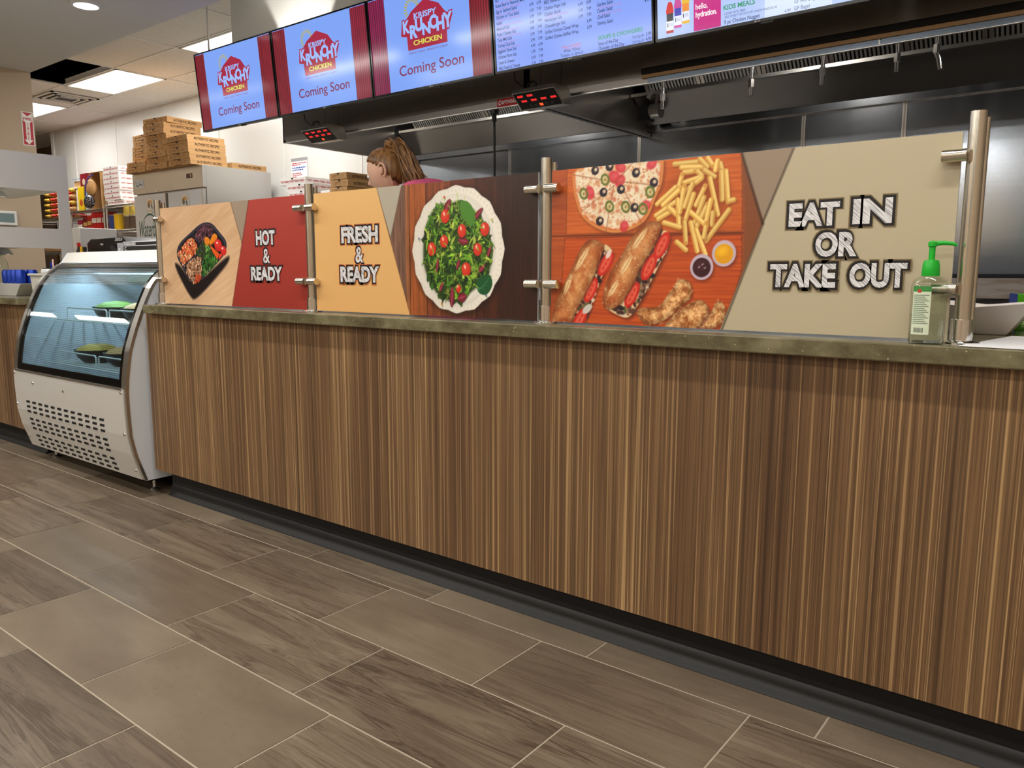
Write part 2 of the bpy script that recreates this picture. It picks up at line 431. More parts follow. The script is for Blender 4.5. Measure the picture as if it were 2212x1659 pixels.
m = MB(); m.box(-9.62, 3.53, 0, -2.15, 3.65, 3.66, 'white_panel')
for k in range(7):
    xs = -8.9 + 1.219 * k
    if xs < -2.2: m.box(xs - .006, 3.524, 0, xs + .006, 3.531, 3.1, 'white_paint')
m.box(-9.66, 3.515, 0, -9.58, 3.66, 3.1, 'white_paint')
struct(m.build('wall_back'), 'white panelled kitchen wall')
m = MB(); m.box(-2.15, 3.53, 0, 4.6, 3.65, 3.66, 'steel_wall')
for xs in (-.981, .229, 1.417, 2.01, 3.23): m.box(xs - .012, 3.523, 0, xs + .012, 3.531, 2.06, 'steel_plain'); m.box(xs - .005, 3.5225, 0, xs + .005, 3.5235, 2.06, 'steel_dark')
struct(m.build('wall_kitchen'), 'brushed stainless wall cladding with upright seam strips')
m = MB(); m.box(-5.1, .55, 0, -5.0, 1.48, SC + .2, 'tan_paint'); struct(m.build('wall_left'), 'plain tan painted wall')
m = MB(); m.box(4.5, -7.1, 0, 4.6, 3.66, 3.66, 'tan_paint'); struct(m.build('wall_right'))
m = MB(); m.box(-16.2, 1.38, 0, -5.1, 1.48, 3.66, 'tan_paint'); struct(m.build('wall_store')); m = MB(); m.box(-16.3, -7.1, 0, -16.2, 1.48, 3.66, 'tan_paint'); struct(m.build('wall_store_end'))
m = MB(); m.box(-13.2, 4.7, 0, -9.5, 4.8, 3.66, 'tan_paint'); m.box(-9.62, 3.6, 0, -9.5, 4.8, 3.66, 'tan_paint'); m.box(-13.3, 1.38, 0, -13.2, 4.8, 3.66, 'tan_paint')
struct(m.build('wall_far'))
m = MB(); m.box(-12.6, 4.66, 0, -11.2, 4.71, 2.75, 'wood_tan'); m.box(-12.5, 4.65, 0, -11.3, 4.66, 2.65, 'dark_grey'); m.box(-12.0, 4.645, 2.1, -11.55, 4.652, 2.6, 'food_yellow')
struct(m.build('door_1'))

m = MB()                                                            # storefront wall behind the customers
wins = [(1.55, 3.7, 1.4, 2.45), (-1.6, -.85, 1.7, 2.25)]
xs = [-16.2]
for a, b, z0, z1 in sorted(wins):
    m.box(xs[-1], -7.1, 0, a, -7.0, SC + .2, 'tan_paint'); m.box(a, -7.1, 0, b, -7.0, z0, 'tan_paint'); m.box(a, -7.1, z1, b, -7.0, SC + .2, 'tan_paint'); xs.append(b)
m.box(xs[-1], -7.1, 0, 4.6, -7.0, SC + .2, 'tan_paint'); struct(m.build('wall_front'))
for k, (a, b, z0, z1) in enumerate(wins):
    m = MB(); t = .04
    m.box(a, -7.08, z0, a + t, -7.02, z1, 'dark_grey'); m.box(b - t, -7.08, z0, b, -7.02, z1, 'dark_grey'); m.box(a, -7.08, z0, b, -7.02, z0 + t, 'dark_grey'); m.box(a, -7.08, z1 - t, b, -7.02, z1, 'dark_grey')
    m.box(a + t, -7.053, z0 + t, b - t, -7.047, z1 - t, 'window_glass'); struct(m.build('window_%d' % (k + 1)))
m = MB(); m.box(-40, -60, -.3, 40, -7.2, -.1, 'ground_grey'); struct(m.build('ground'))
m = MB(); rng = random.Random(5)
for k in range(60):
    m.ball((rng.uniform(-20, 18), rng.uniform(-20, -17), rng.uniform(.3, 2.6)), (rng.uniform(1, 2), 1.2, rng.uniform(.8, 1.4)), 'leaf', 12, 8)
tag(m.build('hedge', smooth=60), 'green hedge outside the storefront windows', 'hedge', kind='stuff')
m = MB(); m.box(-2.337, 1.86, 2.25, 4.5, 2.07, KC, 'white_panel'); struct(m.build('wall_bulkhead'), 'white bulkhead behind the menu screens')

# ------------------------------------------------------------------ lights of the room
def troffer(x, y, label):
    t = thing('ceiling_light', label, 'ceiling light', (x, y, KC), 0, 'recessed kitchen ceiling lights')
    w, h = 1.165, .545
    m = MB(t.location); x0, x1, y0, y1 = x - w / 2, x + w / 2, y - h / 2, y + h / 2
    for a in ((x0, y0, x1, y0 + .02), (x0, y1 - .02, x1, y1), (x0, y0, x0 + .02, y1), (x1 - .02, y0, x1, y1)): m.box(a[0], a[1], KC - .004, a[2], a[3], KC + .06, 'white_paint')
    m.box(x0, y0, KC + .06, x1, y1, KC + .07, 'white_paint'); m.build('frame', t)
    m = MB(t.location); m.prism([(y0 + .02, KC + .03), (y0 + .12, KC + .002), (y - .07, KC + .02), (y, KC + .012), (y + .07, KC + .02), (y1 - .12, KC + .002), (y1 - .02, KC + .03), (y1 - .02, KC + .04), (y0 + .02, KC + .04)], x0 + .02, x1 - .02, 'troffer_lens', 'x')
    m.build('diffuser', t)
    area('troffer_lamp', (x, y, KC - .012), w - .05, h - .05, 30, (1, .975, .94), parent=t)
troffer(-5.7625, 2.6275, 'bright recessed ceiling light beside the missing ceiling tile')
troffer(-3.3725, 2.6275, 'recessed ceiling light just above the leftmost menu screen')
troffer(-8.1525, 2.6275, 'recessed ceiling light beside the air vent, partly behind the tan wall')
t = thing('ceiling_vent', 'pale square air vent in the suspended ceiling', 'vent', (-7.0, 2.63, KC))
m = MB(t.location)
for k, (r, w) in enumerate(((.27, .03), (.2, .025), (.13, .02))):
    zz = KC - .012 - .004 * k
    for a in ((-r, -r, r, -r + w), (-r, r - w, r, r), (-r, -r, -r + w, r), (r - w, -r, r, r)): m.box(-7.0 + a[0], 2.63 + a[1], zz, -7.0 + a[2], 2.63 + a[3], zz + .01, 'ceiling_tile')
m.build('louvre', t); m = MB(t.location); m.box(-7.26, 2.37, KC - .003, -6.74, 2.89, KC + .004, 'dark_grey'); m.build('backing', t)
t = thing('downlight', 'round recessed downlight glowing in the grey lowered ceiling', 'ceiling light', (-2.66, .95, SC))
m = MB(t.location); m.lathe([(.095, -.016), (.097, .0), (.08, .001), (.078, -.016)], (-2.66, .95, SC), 'white_paint', 32); m.build('trim_ring', t, 40)
m = MB(t.location); m.lathe([(.078, -.0162), (.06, -.0175), (.001, -.0185)], (-2.66, .95, SC), 'downlight_lens', 32); m.build('lens', t, 40)
area('downlight_lamp', (-2.66, .95, SC - .021), .12, .12, 5, (1, .97, .93), parent=t, spread=math.radians(95))
first = None
for j, yy in enumerate((-.75, -2.6, -4.6, -6.3)):
    for i in range(-5, 4):
        xx = -3.6 + 2.25 * i
        if i < 0 and j == 3: continue
        lab = 'linear strip light, %s row from the counter, place %d from the right' % (('first', 'second', 'third', 'fourth')[j], 4 - i)
        if first is None:
            t = thing('strip_light', lab, 'ceiling light', (xx, yy, SC), 0, 'strip lights over the customer floor'); first = t
            m = MB(); m.box(-.75, -.05, -.05, .75, .05, 0, 'white_paint'); m.build('housing', t, bevel=.006)
            m = MB(); m.box(-.74, -.04, -.062, .74, .04, -.05, 'strip_lens'); m.build('diffuser', t)
        else: t = dup(first, (xx, yy, SC), label=lab)
        if i >= 0: area('strip_lamp', (xx, yy, SC - .07), 1.46, .08, 21, (1, .965, .91), parent=t)
# uplight standing behind the screens (the wash on the bulkhead)
t = thing('uplight', 'uplight hidden behind the screens washing the white bulkhead', 'light', (-1.47, 1.812, 2.25))
m = MB(t.location); m.lathe([(.018, 0), (.02, .05), (.018, .05), (.001, .045)], (-1.47, 1.812, 2.25), 'white_paint', 20); m.build('can', t, 40)
m = MB(t.location); m.box(-1.48, 1.825, 2.24, -1.46, 1.859, 2.26, 'dark_grey'); m.build('bracket', t)
l = bpy.data.lights.new('uplight_lamp', 'SPOT'); l.energy = 190; l.spot_size = math.radians(70); l.spot_blend = .18; l.shadow_soft_size = .015; l.color = (1, .95, .88)
lo = bpy.data.objects.new('uplight_lamp', l); COL.objects.link(lo); lo.parent = t; lo.location = (0, 0, .055); lo.rotation_euler = (PI + .07, 0, 0)

# ------------------------------------------------------------------ counter
WF, WZ = .034, .900                                                  # worktop front edge, height
def counter(name, x0, x1, label, ends):
    t = thing(name, label, 'counter', (x0, .3, 0))
    m = MB(t.location); m.box(x0, .07, .13, x1, .088, WZ - .038, 'wood_laminate'); m.build('front_panel', t)
    m = MB(t.location); m.box(x0 + .03, .134, 0, x1, .15, .13, 'black_matte'); m.box(x0 + .03, .15, 0, x0 + .045, .95, .13, 'black_matte'); m.build('toe_kick', t)
    m = MB(t.location); m.prism([(.134, .001), (.134, .052), (.1315, .05), (.130, .03), (.124, .014), (.112, .006), (.110, .001)], x0 + .03, x1, 'rubber'); m.build('cove_base', t, 50)
    m = MB(t.location)
    m.box(x0, .088, .13, x0 + .018, .98, WZ - .038, 'wood_laminate'); m.box(x1 - .018, .088, .13, x1, .98, WZ - .038, 'wood_laminate'); m.box(x0 + .018, .96, .02, x1 - .018, .98, WZ - .038, 'white_paint')
    m.build('carcass', t)
counter('service_counter', -.375, 4.45, 'long wood grain service counter under the food picture panels', 'L')
counter('service_counter', -4.95, -1.72, 'short wood grain counter left of the curved glass deli case', 'R')
m = MB((0, WF, WZ - .038)); m.box(-.33, WF, WZ - .038, 4.46, 1.02, WZ, 'worktop_olive'); tag(m.build('worktop', bevel=.003), 'long speckled olive worktop carrying the food picture panels', 'worktop')
m = MB((-3, WF, WZ - .038)); m.box(-4.97, WF, WZ - .038, -1.715, 1.02, WZ, 'worktop_olive'); tag(m.build('worktop', bevel=.003), 'olive worktop left of the deli case, under the drink cans', 'worktop')

# ------------------------------------------------------------------ posts and picture panels
S = 1.0898; PY = .12
PX = [-.304, .769, 1.831, 2.882]
for k, x in enumerate(PX):
    lab = ['steel post at the left end of the counter, beside the deli case', 'steel post between the red HOT panel and the peach FRESH panel', 'steel post between the salad picture and the pizza picture', 'tallest looking steel post at the right end of the panels, by the white bowl'][k]
    t = thing('panel_post', lab, 'post', (x, PY, WZ), 0, 'steel posts holding the picture panels')
    m = MB(); m.cyl((0, 0, .012), (0, 0, .462), .0158, 'steel_post', n=28); m.build('tube', t, 40)
    m = MB(); m.cyl((.011, .021, .012), (.011, .021, .452), .008, 'steel_post', n=16); m.build('rear_tube', t, 40)
    m = MB(); m.lathe([(.036, 0), (.036, .004), (.033, .006), (.021, .008), (.0205, .05), (.0165, .051)], (0, 0, 0), 'chrome', 32); m.build('base_collar', t, 40)
    for zz in (.377, .112):
        for sgn in (-1, 1):
            if (k == 0 and sgn < 0) or (k == 3 and sgn > 0): continue
            m = MB(); m.cyl((sgn * .012, -.022, zz), (sgn * .056, -.022, zz), .0125, 'steel_post', n=20); m.cyl((sgn * .035, -.012, zz), (sgn * .035, -.0037, zz), .0105, 'steel_post', n=16); m.cyl((sgn * .035, .0037, zz), (sgn * .035, .016, zz), .0105, 'steel_post', n=16)
            m.build('clamp', t, 40)

class Canvas:
    """a printed picture: a fine grid of print colours painted with soft shapes (mm)"""
    def __init__(s, w, h, res=1.55):
        s.w, s.h = w, h; s.nx = int(w / res) + 1; s.ny = int(h / res) + 1
        s.xs = np.linspace(0, w, s.nx); s.ys = np.linspace(0, h, s.ny)
        s.X, s.Y = np.meshgrid(s.xs, s.ys); s.a = np.zeros((s.ny, s.nx, 3)); s.rng = np.random.default_rng(11)
    def sub(s, x0, y0, x1, y1):
        i0 = max(0, np.searchsorted(s.xs, x0)); i1 = min(s.nx, np.searchsorted(s.xs, x1) + 1)
        j0 = max(0, np.searchsorted(s.ys, y0)); j1 = min(s.ny, np.searchsorted(s.ys, y1) + 1)
        return slice(j0, j1), slice(i0, i1)
    def put(s, sl, al, col):
        al = np.clip(al, 0, 1)[..., None]; s.a[sl] = s.a[sl] * (1 - al) + np.asarray(col, float) * al
    def sd(s, pts, sl):
        X_, Y_ = s.X[sl], s.Y[sl]; d = np.full(X_.shape, 1e9); ins = np.zeros(X_.shape, bool); n = len(pts)
        for k in range(n):
            ax, ay = pts[k]; bx, by = pts[(k + 1) % n]; ex, ey = bx - ax, by - ay
            t = np.clip(((X_ - ax) * ex + (Y_ - ay) * ey) / (ex * ex + ey * ey + 1e-9), 0, 1)
            d = np.minimum(d, (X_ - ax - t * ex) ** 2 + (Y_ - ay - t * ey) ** 2)
            if ay != by: ins ^= ((ay > Y_) != (by > Y_)) & (X_ < ex * (Y_ - ay) / (by - ay) + ax)
        d = np.sqrt(d); return np.where(ins, -d, d)
    def fill(s, pts, col, soft=1.2, alpha=1.0, grow=0, tex=None):
        P = [p[0] for p in pts]; Q = [p[1] for p in pts]; e = soft + abs(grow) + 2
        sl = s.sub(min(P) - e, min(Q) - e, max(P) + e, max(Q) + e)
        if s.X[sl].size == 0: return
        d = s.sd(pts, sl) - grow; al = np.clip(.5 - d / (2 * soft), 0, 1) * alpha
        c = np.asarray(col, float)
        if tex is not None: c = tex(s.X[sl], s.Y[sl], d)
        s.put(sl, al, c)
    def ell(s, cx, cy, rx, ry, col, ang=0, soft=1.0, alpha=1.0, ring=None, tex=None):
        R = max(rx, ry) + soft + 2; sl = s.sub(cx - R, cy - R, cx + R, cy + R)
        if s.X[sl].size == 0: return
        ca, sa = math.cos(ang), math.sin(ang); u = (s.X[sl] - cx) * ca + (s.Y[sl] - cy) * sa; v = -(s.X[sl] - cx) * sa + (s.Y[sl] - cy) * ca
        d = (np.sqrt((u / rx) ** 2 + (v / ry) ** 2) - 1) * min(rx, ry)
        if ring: d = np.abs(d) - ring
        c = col if tex is None else tex(u / rx, v / ry)
        s.put(sl, np.clip(.5 - d / (2 * soft), 0, 1) * alpha, c)
    def line(s, pts, w, col, soft=.8, alpha=1.0):
        P = [p[0] for p in pts]; Q = [p[1] for p in pts]; e = w + soft + 2; sl = s.sub(min(P) - e, min(Q) - e, max(P) + e, max(Q) + e)
        X_, Y_ = s.X[sl], s.Y[sl]; d = np.full(X_.shape, 1e9)
        for k in range(len(pts) - 1):
            ax, ay = pts[k]; bx, by = pts[k + 1]; ex, ey = bx - ax, by - ay
            t = np.clip(((X_ - ax) * ex + (Y_ - ay) * ey) / (ex * ex + ey * ey + 1e-9), 0, 1)
            d = np.minimum(d, np.hypot(X_ - ax - t * ex, Y_ - ay - t * ey))
        s.put(sl, np.clip(.5 - (d - w / 2) / (2 * soft), 0, 1) * alpha, col)
    def vn(s, X_, Y_, seed):
        xi = np.floor(X_).astype(int); yi = np.floor(Y_).astype(int); fx = X_ - xi; fy = Y_ - yi
        def h(a, b):
            n = np.sin(a * 127.1 + b * 311.7 + seed * 74.7) * 43758.5453; return n - np.floor(n)
        fx = fx * fx * (3 - 2 * fx); fy = fy * fy * (3 - 2 * fy)
        return (h(xi, yi) * (1 - fx) + h(xi + 1, yi) * fx) * (1 - fy) + (h(xi, yi + 1) * (1 - fx) + h(xi + 1, yi + 1) * fx) * fy
    def grain(s, X_, Y_, sx, sy, seed, oct=4):
        r = 0; a = .5
        for o in range(oct): r = r + a * s.vn(X_ / sx * 2 ** o, Y_ / sy * 2 ** o, seed + o); a *= .55
        return r / .95
    def inside(s, pts):
        P = [p[0] for p in pts]; Q = [p[1] for p in pts]
        for _ in range(400):
            x = s.rng.uniform(min(P), max(P)); y = s.rng.uniform(min(Q), max(Q)); c = False; n = len(pts)
            for k in range(n):
                ax, ay = pts[k]; bx, by = pts[(k + 1) % n]
                if (ay > y) != (by > y) and x < (bx - ax) * (y - ay) / (by - ay) + ax: c = not c
            if c: return x, y
        return x, y
    def build(s, name, parent, x, y, z, sc):
        nx, ny = s.nx, s.ny; v = np.zeros((ny * nx, 3)); v[:, 0] = s.X.ravel() * sc / 1000 + x; v[:, 1] = y; v[:, 2] = s.Y.ravel() * sc / 1000 + z
        idx = np.arange(ny * nx).reshape(ny, nx); f = np.stack([idx[:-1, :-1], idx[:-1, 1:], idx[1:, 1:], idx[1:, :-1]], -1).reshape(-1, 4)
        me = bpy.data.meshes.new(name); me.vertices.add(len(v)); me.vertices.foreach_set('co', v.ravel()); me.loops.add(f.size); me.loops.foreach_set('vertex_index', f.ravel())
        me.polygons.add(len(f)); me.polygons.foreach_set('loop_start', np.arange(0, f.size, 4)); me.polygons.foreach_set('loop_total', np.full(len(f), 4)); me.update(calc_edges=True)
        c = np.clip(s.a.reshape(-1, 3) / 255, 0, 1); c = np.where(c <= .04045, c / 12.92, ((c + .055) / 1.055) ** 2.4)
        at = me.color_attributes.new('Col', 'FLOAT_COLOR', 'POINT'); at.data.foreach_set('color', np.hstack([c, np.ones((len(c), 1))]).ravel())
        me.materials.append(MATS['vinyl']); o = bpy.data.objects.new(name, me); COL.objects.link(o); o.parent = parent; return o
def chaikin(p, n=2):
    for _ in range(n):
        q = []
        for k in range(len(p)):
            a, b = p[k], p[(k + 1) % len(p)]; q += [(a[0] * .75 + b[0] * .25, a[1] * .75 + b[1] * .25), (a[0] * .25 + b[0] * .75, a[1] * .25 + b[1] * .75)]
        p = q
    return p

def leafshape(cx, cy, L, w, a, bend=0.0):
    pts = []
    for t, k in ((0, 0), (.2, .7), (.45, 1), (.75, .7), (1, 0), (.75, -.7), (.45, -1), (.2, -.7)):
        x = (t - .5) * L; y = k * w / 2 + bend * (t - .5) ** 2 * L; pts.append((cx + x * math.cos(a) - y * math.sin(a), cy + x * math.sin(a) + y * math.cos(a)))
    return pts

def paint_lunch(c):
    g = c.grain(c.X + c.Y * .45, c.Y - c.X * .45, 160, 14, 3); g2 = c.grain(c.X + c.Y * .45, c.Y - c.X * .45, 60, 4, 9)
    k = (g * .6 + g2 * .4)[..., None]; c.a[:] = np.array([226, 196, 156]) * (1 - k) + np.array([196, 150, 112]) * k
    c.a[:] += (np.clip(1 - np.hypot(c.X - 430, c.Y - 40) / 260, 0, 1) * 14)[..., None]
    c.fill(chaikin([(91, 172), (151, 142), (224, 69), (480, 194), (487, 177), (456, 148), (237, 15), (194, 29), (101, 136)]), (26, 18, 20), 6)
    box = [(346, 332), (496, 218), (224, 69), (90, 219)]
    def inset(p, d):
        cx = sum(a for a, _ in p) / 4; cy = sum(b for _, b in p) / 4; return [(cx + (a - cx) * d, cy + (b - cy) * d) for a, b in p]
    def rnd(p, f=.17): return chaikin([(a[0] + (b[0] - a[0]) * q, a[1] + (b[1] - a[1]) * q) for a, b in zip(p, p[1:] + p[:1]) for q in (f, .5, 1 - f)], 2)
    rb = lambda d: rnd(inset(box, d))
    big = inset(box, 1.04); c.fill(rnd(big), (44, 45, 58), 1); c.fill(rb(1.01), (30, 30, 40), 1); c.fill(rb(.985), (92, 94, 112), .8); c.fill(rb(.97), (34, 34, 44), .8); c.fill(rb(.93), (22, 18, 24), 2)
    rng = c.rng
    def bits(poly, cols, n, r0, r1, el=2.0):
        for _ in range(n):
            x, y = c.inside(poly); q = cols[rng.integers(len(cols))]; f = rng.uniform(.75, 1.15); r = rng.uniform(r0, r1)
            c.ell(x, y, r * el, r, np.clip(np.array(q) * f, 0, 255), rng.uniform(0, PI), .8)
    bits([(322, 310), (364, 308), (386, 282), (379, 269), (304, 245), (255, 253), (264, 282)], [(98, 52, 66), (70, 34, 48), (140, 90, 104), (54, 26, 38)], 330, 1.6, 3)
    bits([(231, 262), (271, 229), (266, 209), (155, 154), (118, 201), (149, 214), (177, 241)], [(224, 120, 60), (236, 168, 116), (198, 52, 34), (240, 196, 150), (214, 90, 44)], 300, 2.2, 4.6, 2.2)
    bits([(216, 179), (286, 189), (303, 145), (285, 115), (225, 81), (178, 125), (181, 156)], [(206, 158, 120), (176, 120, 84), (226, 186, 150), (140, 92, 62)], 320, 1.8, 3.4)
    bits([(250, 112), (285, 118), (270, 95), (236, 86)], [(196, 84, 44), (176, 60, 34)], 50, 2.5, 5)
    gp = [(257, 206), (300, 236), (330, 240), (373, 204), (409, 178), (373, 148), (291, 110), (296, 150), (306, 182)]
    for _ in range(170):
        x, y = c.inside(gp); q = [(52, 104, 36), (84, 146, 56), (30, 66, 26), (122, 172, 82), (44, 120, 48)][rng.integers(5)]
        c.fill(chaikin(leafshape(x, y, rng.uniform(14, 34), rng.uniform(5, 13), rng.uniform(.4, 2.6)), 1), np.array(q) * rng.uniform(.6, 1.15), 1)
    for _ in range(45):
        x, y = c.inside([(262, 204), (310, 238), (330, 200), (300, 180)]); c.fill(leafshape(x, y, 22, 6, rng.uniform(0, 3)), (46, 50, 30), 1)
    for p in ([(322, 266), (359, 255), (352, 232), (318, 235)], [(385, 276), (411, 267), (406, 249), (357, 229), (352, 240)]): c.fill(chaikin(p, 1), (236, 144, 36), 1); c.fill(chaikin([(a, b - 6) for a, b in p], 1), (214, 112, 22), 2, .45)
    c.fill([(354, 233), (415, 199), (405, 174), (372, 205)], (226, 92, 34), 1); c.fill([(408, 196), (447, 197), (417, 174)], (222, 66, 34), 1)
    for x, y, r in ((413, 229, 26), (447, 208, 20)):
        c.ell(x, y, r, r * .86, (206, 38, 32), -.4, 1); c.ell(x - 4, y + 6, r * .7, r * .5, (228, 70, 58), -.4, 5, .6); c.ell(x - 6, y + 9, 5, 3.5, (255, 240, 235), 0, 1)
    c.line([(238, 272), (300, 232), (290, 206)], 5, (50, 50, 64), 1); c.line([(300, 215), (152, 150)], 5, (50, 50, 64), 1)
    c.fill([(507, 390), (625, 390), (570, 232)], (158, 140, 122), 1); 
    for a, b in (((507, 388), (570, 234)), ((570, 234), (625, 388))): c.line([a, b], 3, (70, 56, 44), 3, .7)
    c.fill([(625, 390), (960, 390), (960, -5), (486, -5)], (172, 58, 50), 1, tex=lambda x, y, d: np.stack([164 + 10 * np.clip((y - 200) / 200, -1, 1), 58 + 8 * np.clip((y - 150) / 200, -1, 1), 50 + 8 * np.clip((y - 150) / 200, -1, 1)], -1))
    c.line([(570, 236), (486, -5)], 3, (80, 40, 30), 2.5, .7); c.line([(572, 230), (626, 388)], 1.5, (60, 30, 26), 1.5, .7)

def paint_salad(c):
    edges = [430, 447, 516, 615, 708, 785, 960]
    base = [(122, 88, 72), (150, 92, 56), (156, 84, 42), (128, 66, 38), (96, 48, 28), (72, 34, 22), (60, 30, 22)]
    g = c.grain(c.X, c.Y, 5, 150, 2); g2 = c.grain(c.X, c.Y, 14, 60, 6)
    for k in range(len(edges)):
        x0 = edges[k - 1] if k else 0; x1 = edges[k]; mk = (c.X >= x0) & (c.X < x1)
        kk = (.62 + .6 * g + .25 * (g2 - .5))[..., None]; c.a[mk] = (np.array(base[k]) * kk)[mk]
    for x in edges[1:5]: c.line([(x, 0), (x, 390)], 2, (28, 16, 12), .8, .9)
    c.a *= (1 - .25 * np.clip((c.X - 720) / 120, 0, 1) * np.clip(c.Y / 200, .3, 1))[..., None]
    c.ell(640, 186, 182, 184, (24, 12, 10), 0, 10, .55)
    cx, cy = 634, 191
    n = 64; pl = [(cx + (174 + 3 * math.cos(16 * 2 * PI * i / n)) * math.cos(2 * PI * i / n), cy + (178 + 3 * math.cos(16 * 2 * PI * i / n)) * math.sin(2 * PI * i / n)) for i in range(n)]
    c.fill(pl, (226, 220, 206), 1, tex=lambda x, y, d: np.stack([222 + 14 * np.clip((x - 560) / 150, 0, 1) - 6 * (d > -5)] * 3, -1) * np.array([1, .975, .92]))
    for i in range(72):
        a = 2 * PI * i / 72; c.ell(cx + 163 * math.cos(a), cy + 167 * math.sin(a), 3.6, 1.4, (204, 196, 182), a, 1, .7)
    c.ell(cx, cy - 3, 143, 158, (206, 200, 188), 0, 4, .8); c.ell(cx + 3, cy, 138, 152, (228, 223, 212), 0, 8, .9)
    for x, y, q in ((590, 340, (196, 84, 50)), (486, 226, (120, 130, 160)), (766, 270, (190, 180, 120)), (745, 64, (110, 124, 150)), (576, 36, (200, 120, 60))): c.ell(x, y, 4, 4, q, 0, 1); c.ell(x + 3, y - 6, 2, 3, (120, 150, 90), 0, 1)
    lp = [(568, 325), (610, 318), (653, 332), (700, 300), (735, 274), (768, 204), (758, 113), (693, 76), (640, 40), (600, 45), (542, 74), (505, 140), (502, 190), (508, 242), (532, 295)]
    rng = c.rng; c.fill(chaikin(lp, 2), (40, 62, 22), 5)
    G = [(70, 120, 30), (112, 168, 40), (40, 84, 26), (150, 196, 60), (28, 60, 22), (92, 146, 44), (184, 206, 84), (52, 100, 34)]
    for i in range(560):
        x, y = c.inside(lp); q = np.array(G[rng.integers(len(G))]) * rng.uniform(.55, 1.1); L = rng.uniform(14, 46); w = rng.uniform(3, 11) if i % 3 else rng.uniform(9, 20)
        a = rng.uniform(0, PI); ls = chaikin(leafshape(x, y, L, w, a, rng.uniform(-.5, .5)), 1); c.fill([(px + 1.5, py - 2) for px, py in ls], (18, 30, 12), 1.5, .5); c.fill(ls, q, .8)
        if w > 9: c.line([(x - L * .45 * math.cos(a), y - L * .45 * math.sin(a)), (x + L * .45 * math.cos(a), y + L * .45 * math.sin(a))], 1, q * 1.35, .8, .8)
    for _ in range(60):
        x, y = c.inside(lp); a = rng.uniform(0, PI); L = rng.uniform(20, 50); c.line([(x, y), (x + L * .5 * math.cos(a), y + L * .5 * math.sin(a)), (x + L * math.cos(a + .4), y + L * math.sin(a + .4))], 1.3, (176, 206, 70), .7, .9)
    for x, y, L, w, a in ((602, 315, 48, 26, 1.1), (716, 288, 52, 17, .75), (661, 216, 44, 26, -.2), (616, 58, 66, 20, 1.5), (655, 57, 40, 30, .3), (756, 186, 36, 14, 1.2), (560, 150, 44, 10, 1.4), (640, 150, 34, 14, 1.2), (730, 140, 34, 18, .8), (574, 85, 34, 12, 1.1)):
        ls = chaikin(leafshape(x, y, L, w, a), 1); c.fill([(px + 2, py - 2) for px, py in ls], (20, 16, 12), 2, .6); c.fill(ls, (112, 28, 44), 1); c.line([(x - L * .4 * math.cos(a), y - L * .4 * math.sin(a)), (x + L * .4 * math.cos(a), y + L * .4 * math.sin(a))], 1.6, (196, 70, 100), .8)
        c.ell(x, y, L * .25, w * .18, (168, 70, 90), a, 3, .6)
    c.fill(chaikin([(708, 110), (756, 128), (772, 96), (748, 62), (712, 70)], 2), (24, 82, 44), 1.2)
    for k in range(4): c.line([(714, 74 + 4 * k), (760 - 6 * k, 116 - 12 * k)], 1, (70, 130, 80), .8)
    c.fill(chaikin([(648, 330), (690, 322), (712, 272), (690, 250), (650, 290)], 2), (74, 130, 44), 1.2)
    for x, y, r in ((592, 287, 1), (656, 244, .95), (740, 246, .95), (587, 216, .92), (538, 195, 1), (671, 136, 1), (714, 191, .9), (642, 81, .6)):
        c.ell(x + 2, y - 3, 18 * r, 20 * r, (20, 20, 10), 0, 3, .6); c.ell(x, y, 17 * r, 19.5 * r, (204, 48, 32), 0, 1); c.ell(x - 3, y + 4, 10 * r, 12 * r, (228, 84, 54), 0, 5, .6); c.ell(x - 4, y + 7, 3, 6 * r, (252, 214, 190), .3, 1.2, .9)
    for _ in range(50):
        x, y = c.inside(lp); a = rng.uniform(0, PI); c.fill(leafshape(x, y, rng.uniform(14, 30), rng.uniform(2, 5), a, .6), (120, 176, 50), .8)
    c.fill([(0, 390), (305, 390), (445, -4), (0, -4)], (222, 172, 108), 1, tex=lambda x, y, d: np.stack([222 + 0 * x, 172 + 5 * np.clip(y / 390, 0, 1), 108 + 6 * np.clip(y / 390, 0, 1)], -1))
    c.fill([(305, 390), (417, 390), (365, 233)], (172, 164, 148), 1); c.line([(305, 390), (445, -4)], 1.4, (96, 70, 44), 1.8, .8); c.line([(365, 234), (417, 388)], 1.2, (80, 70, 60), 1.6, .7)

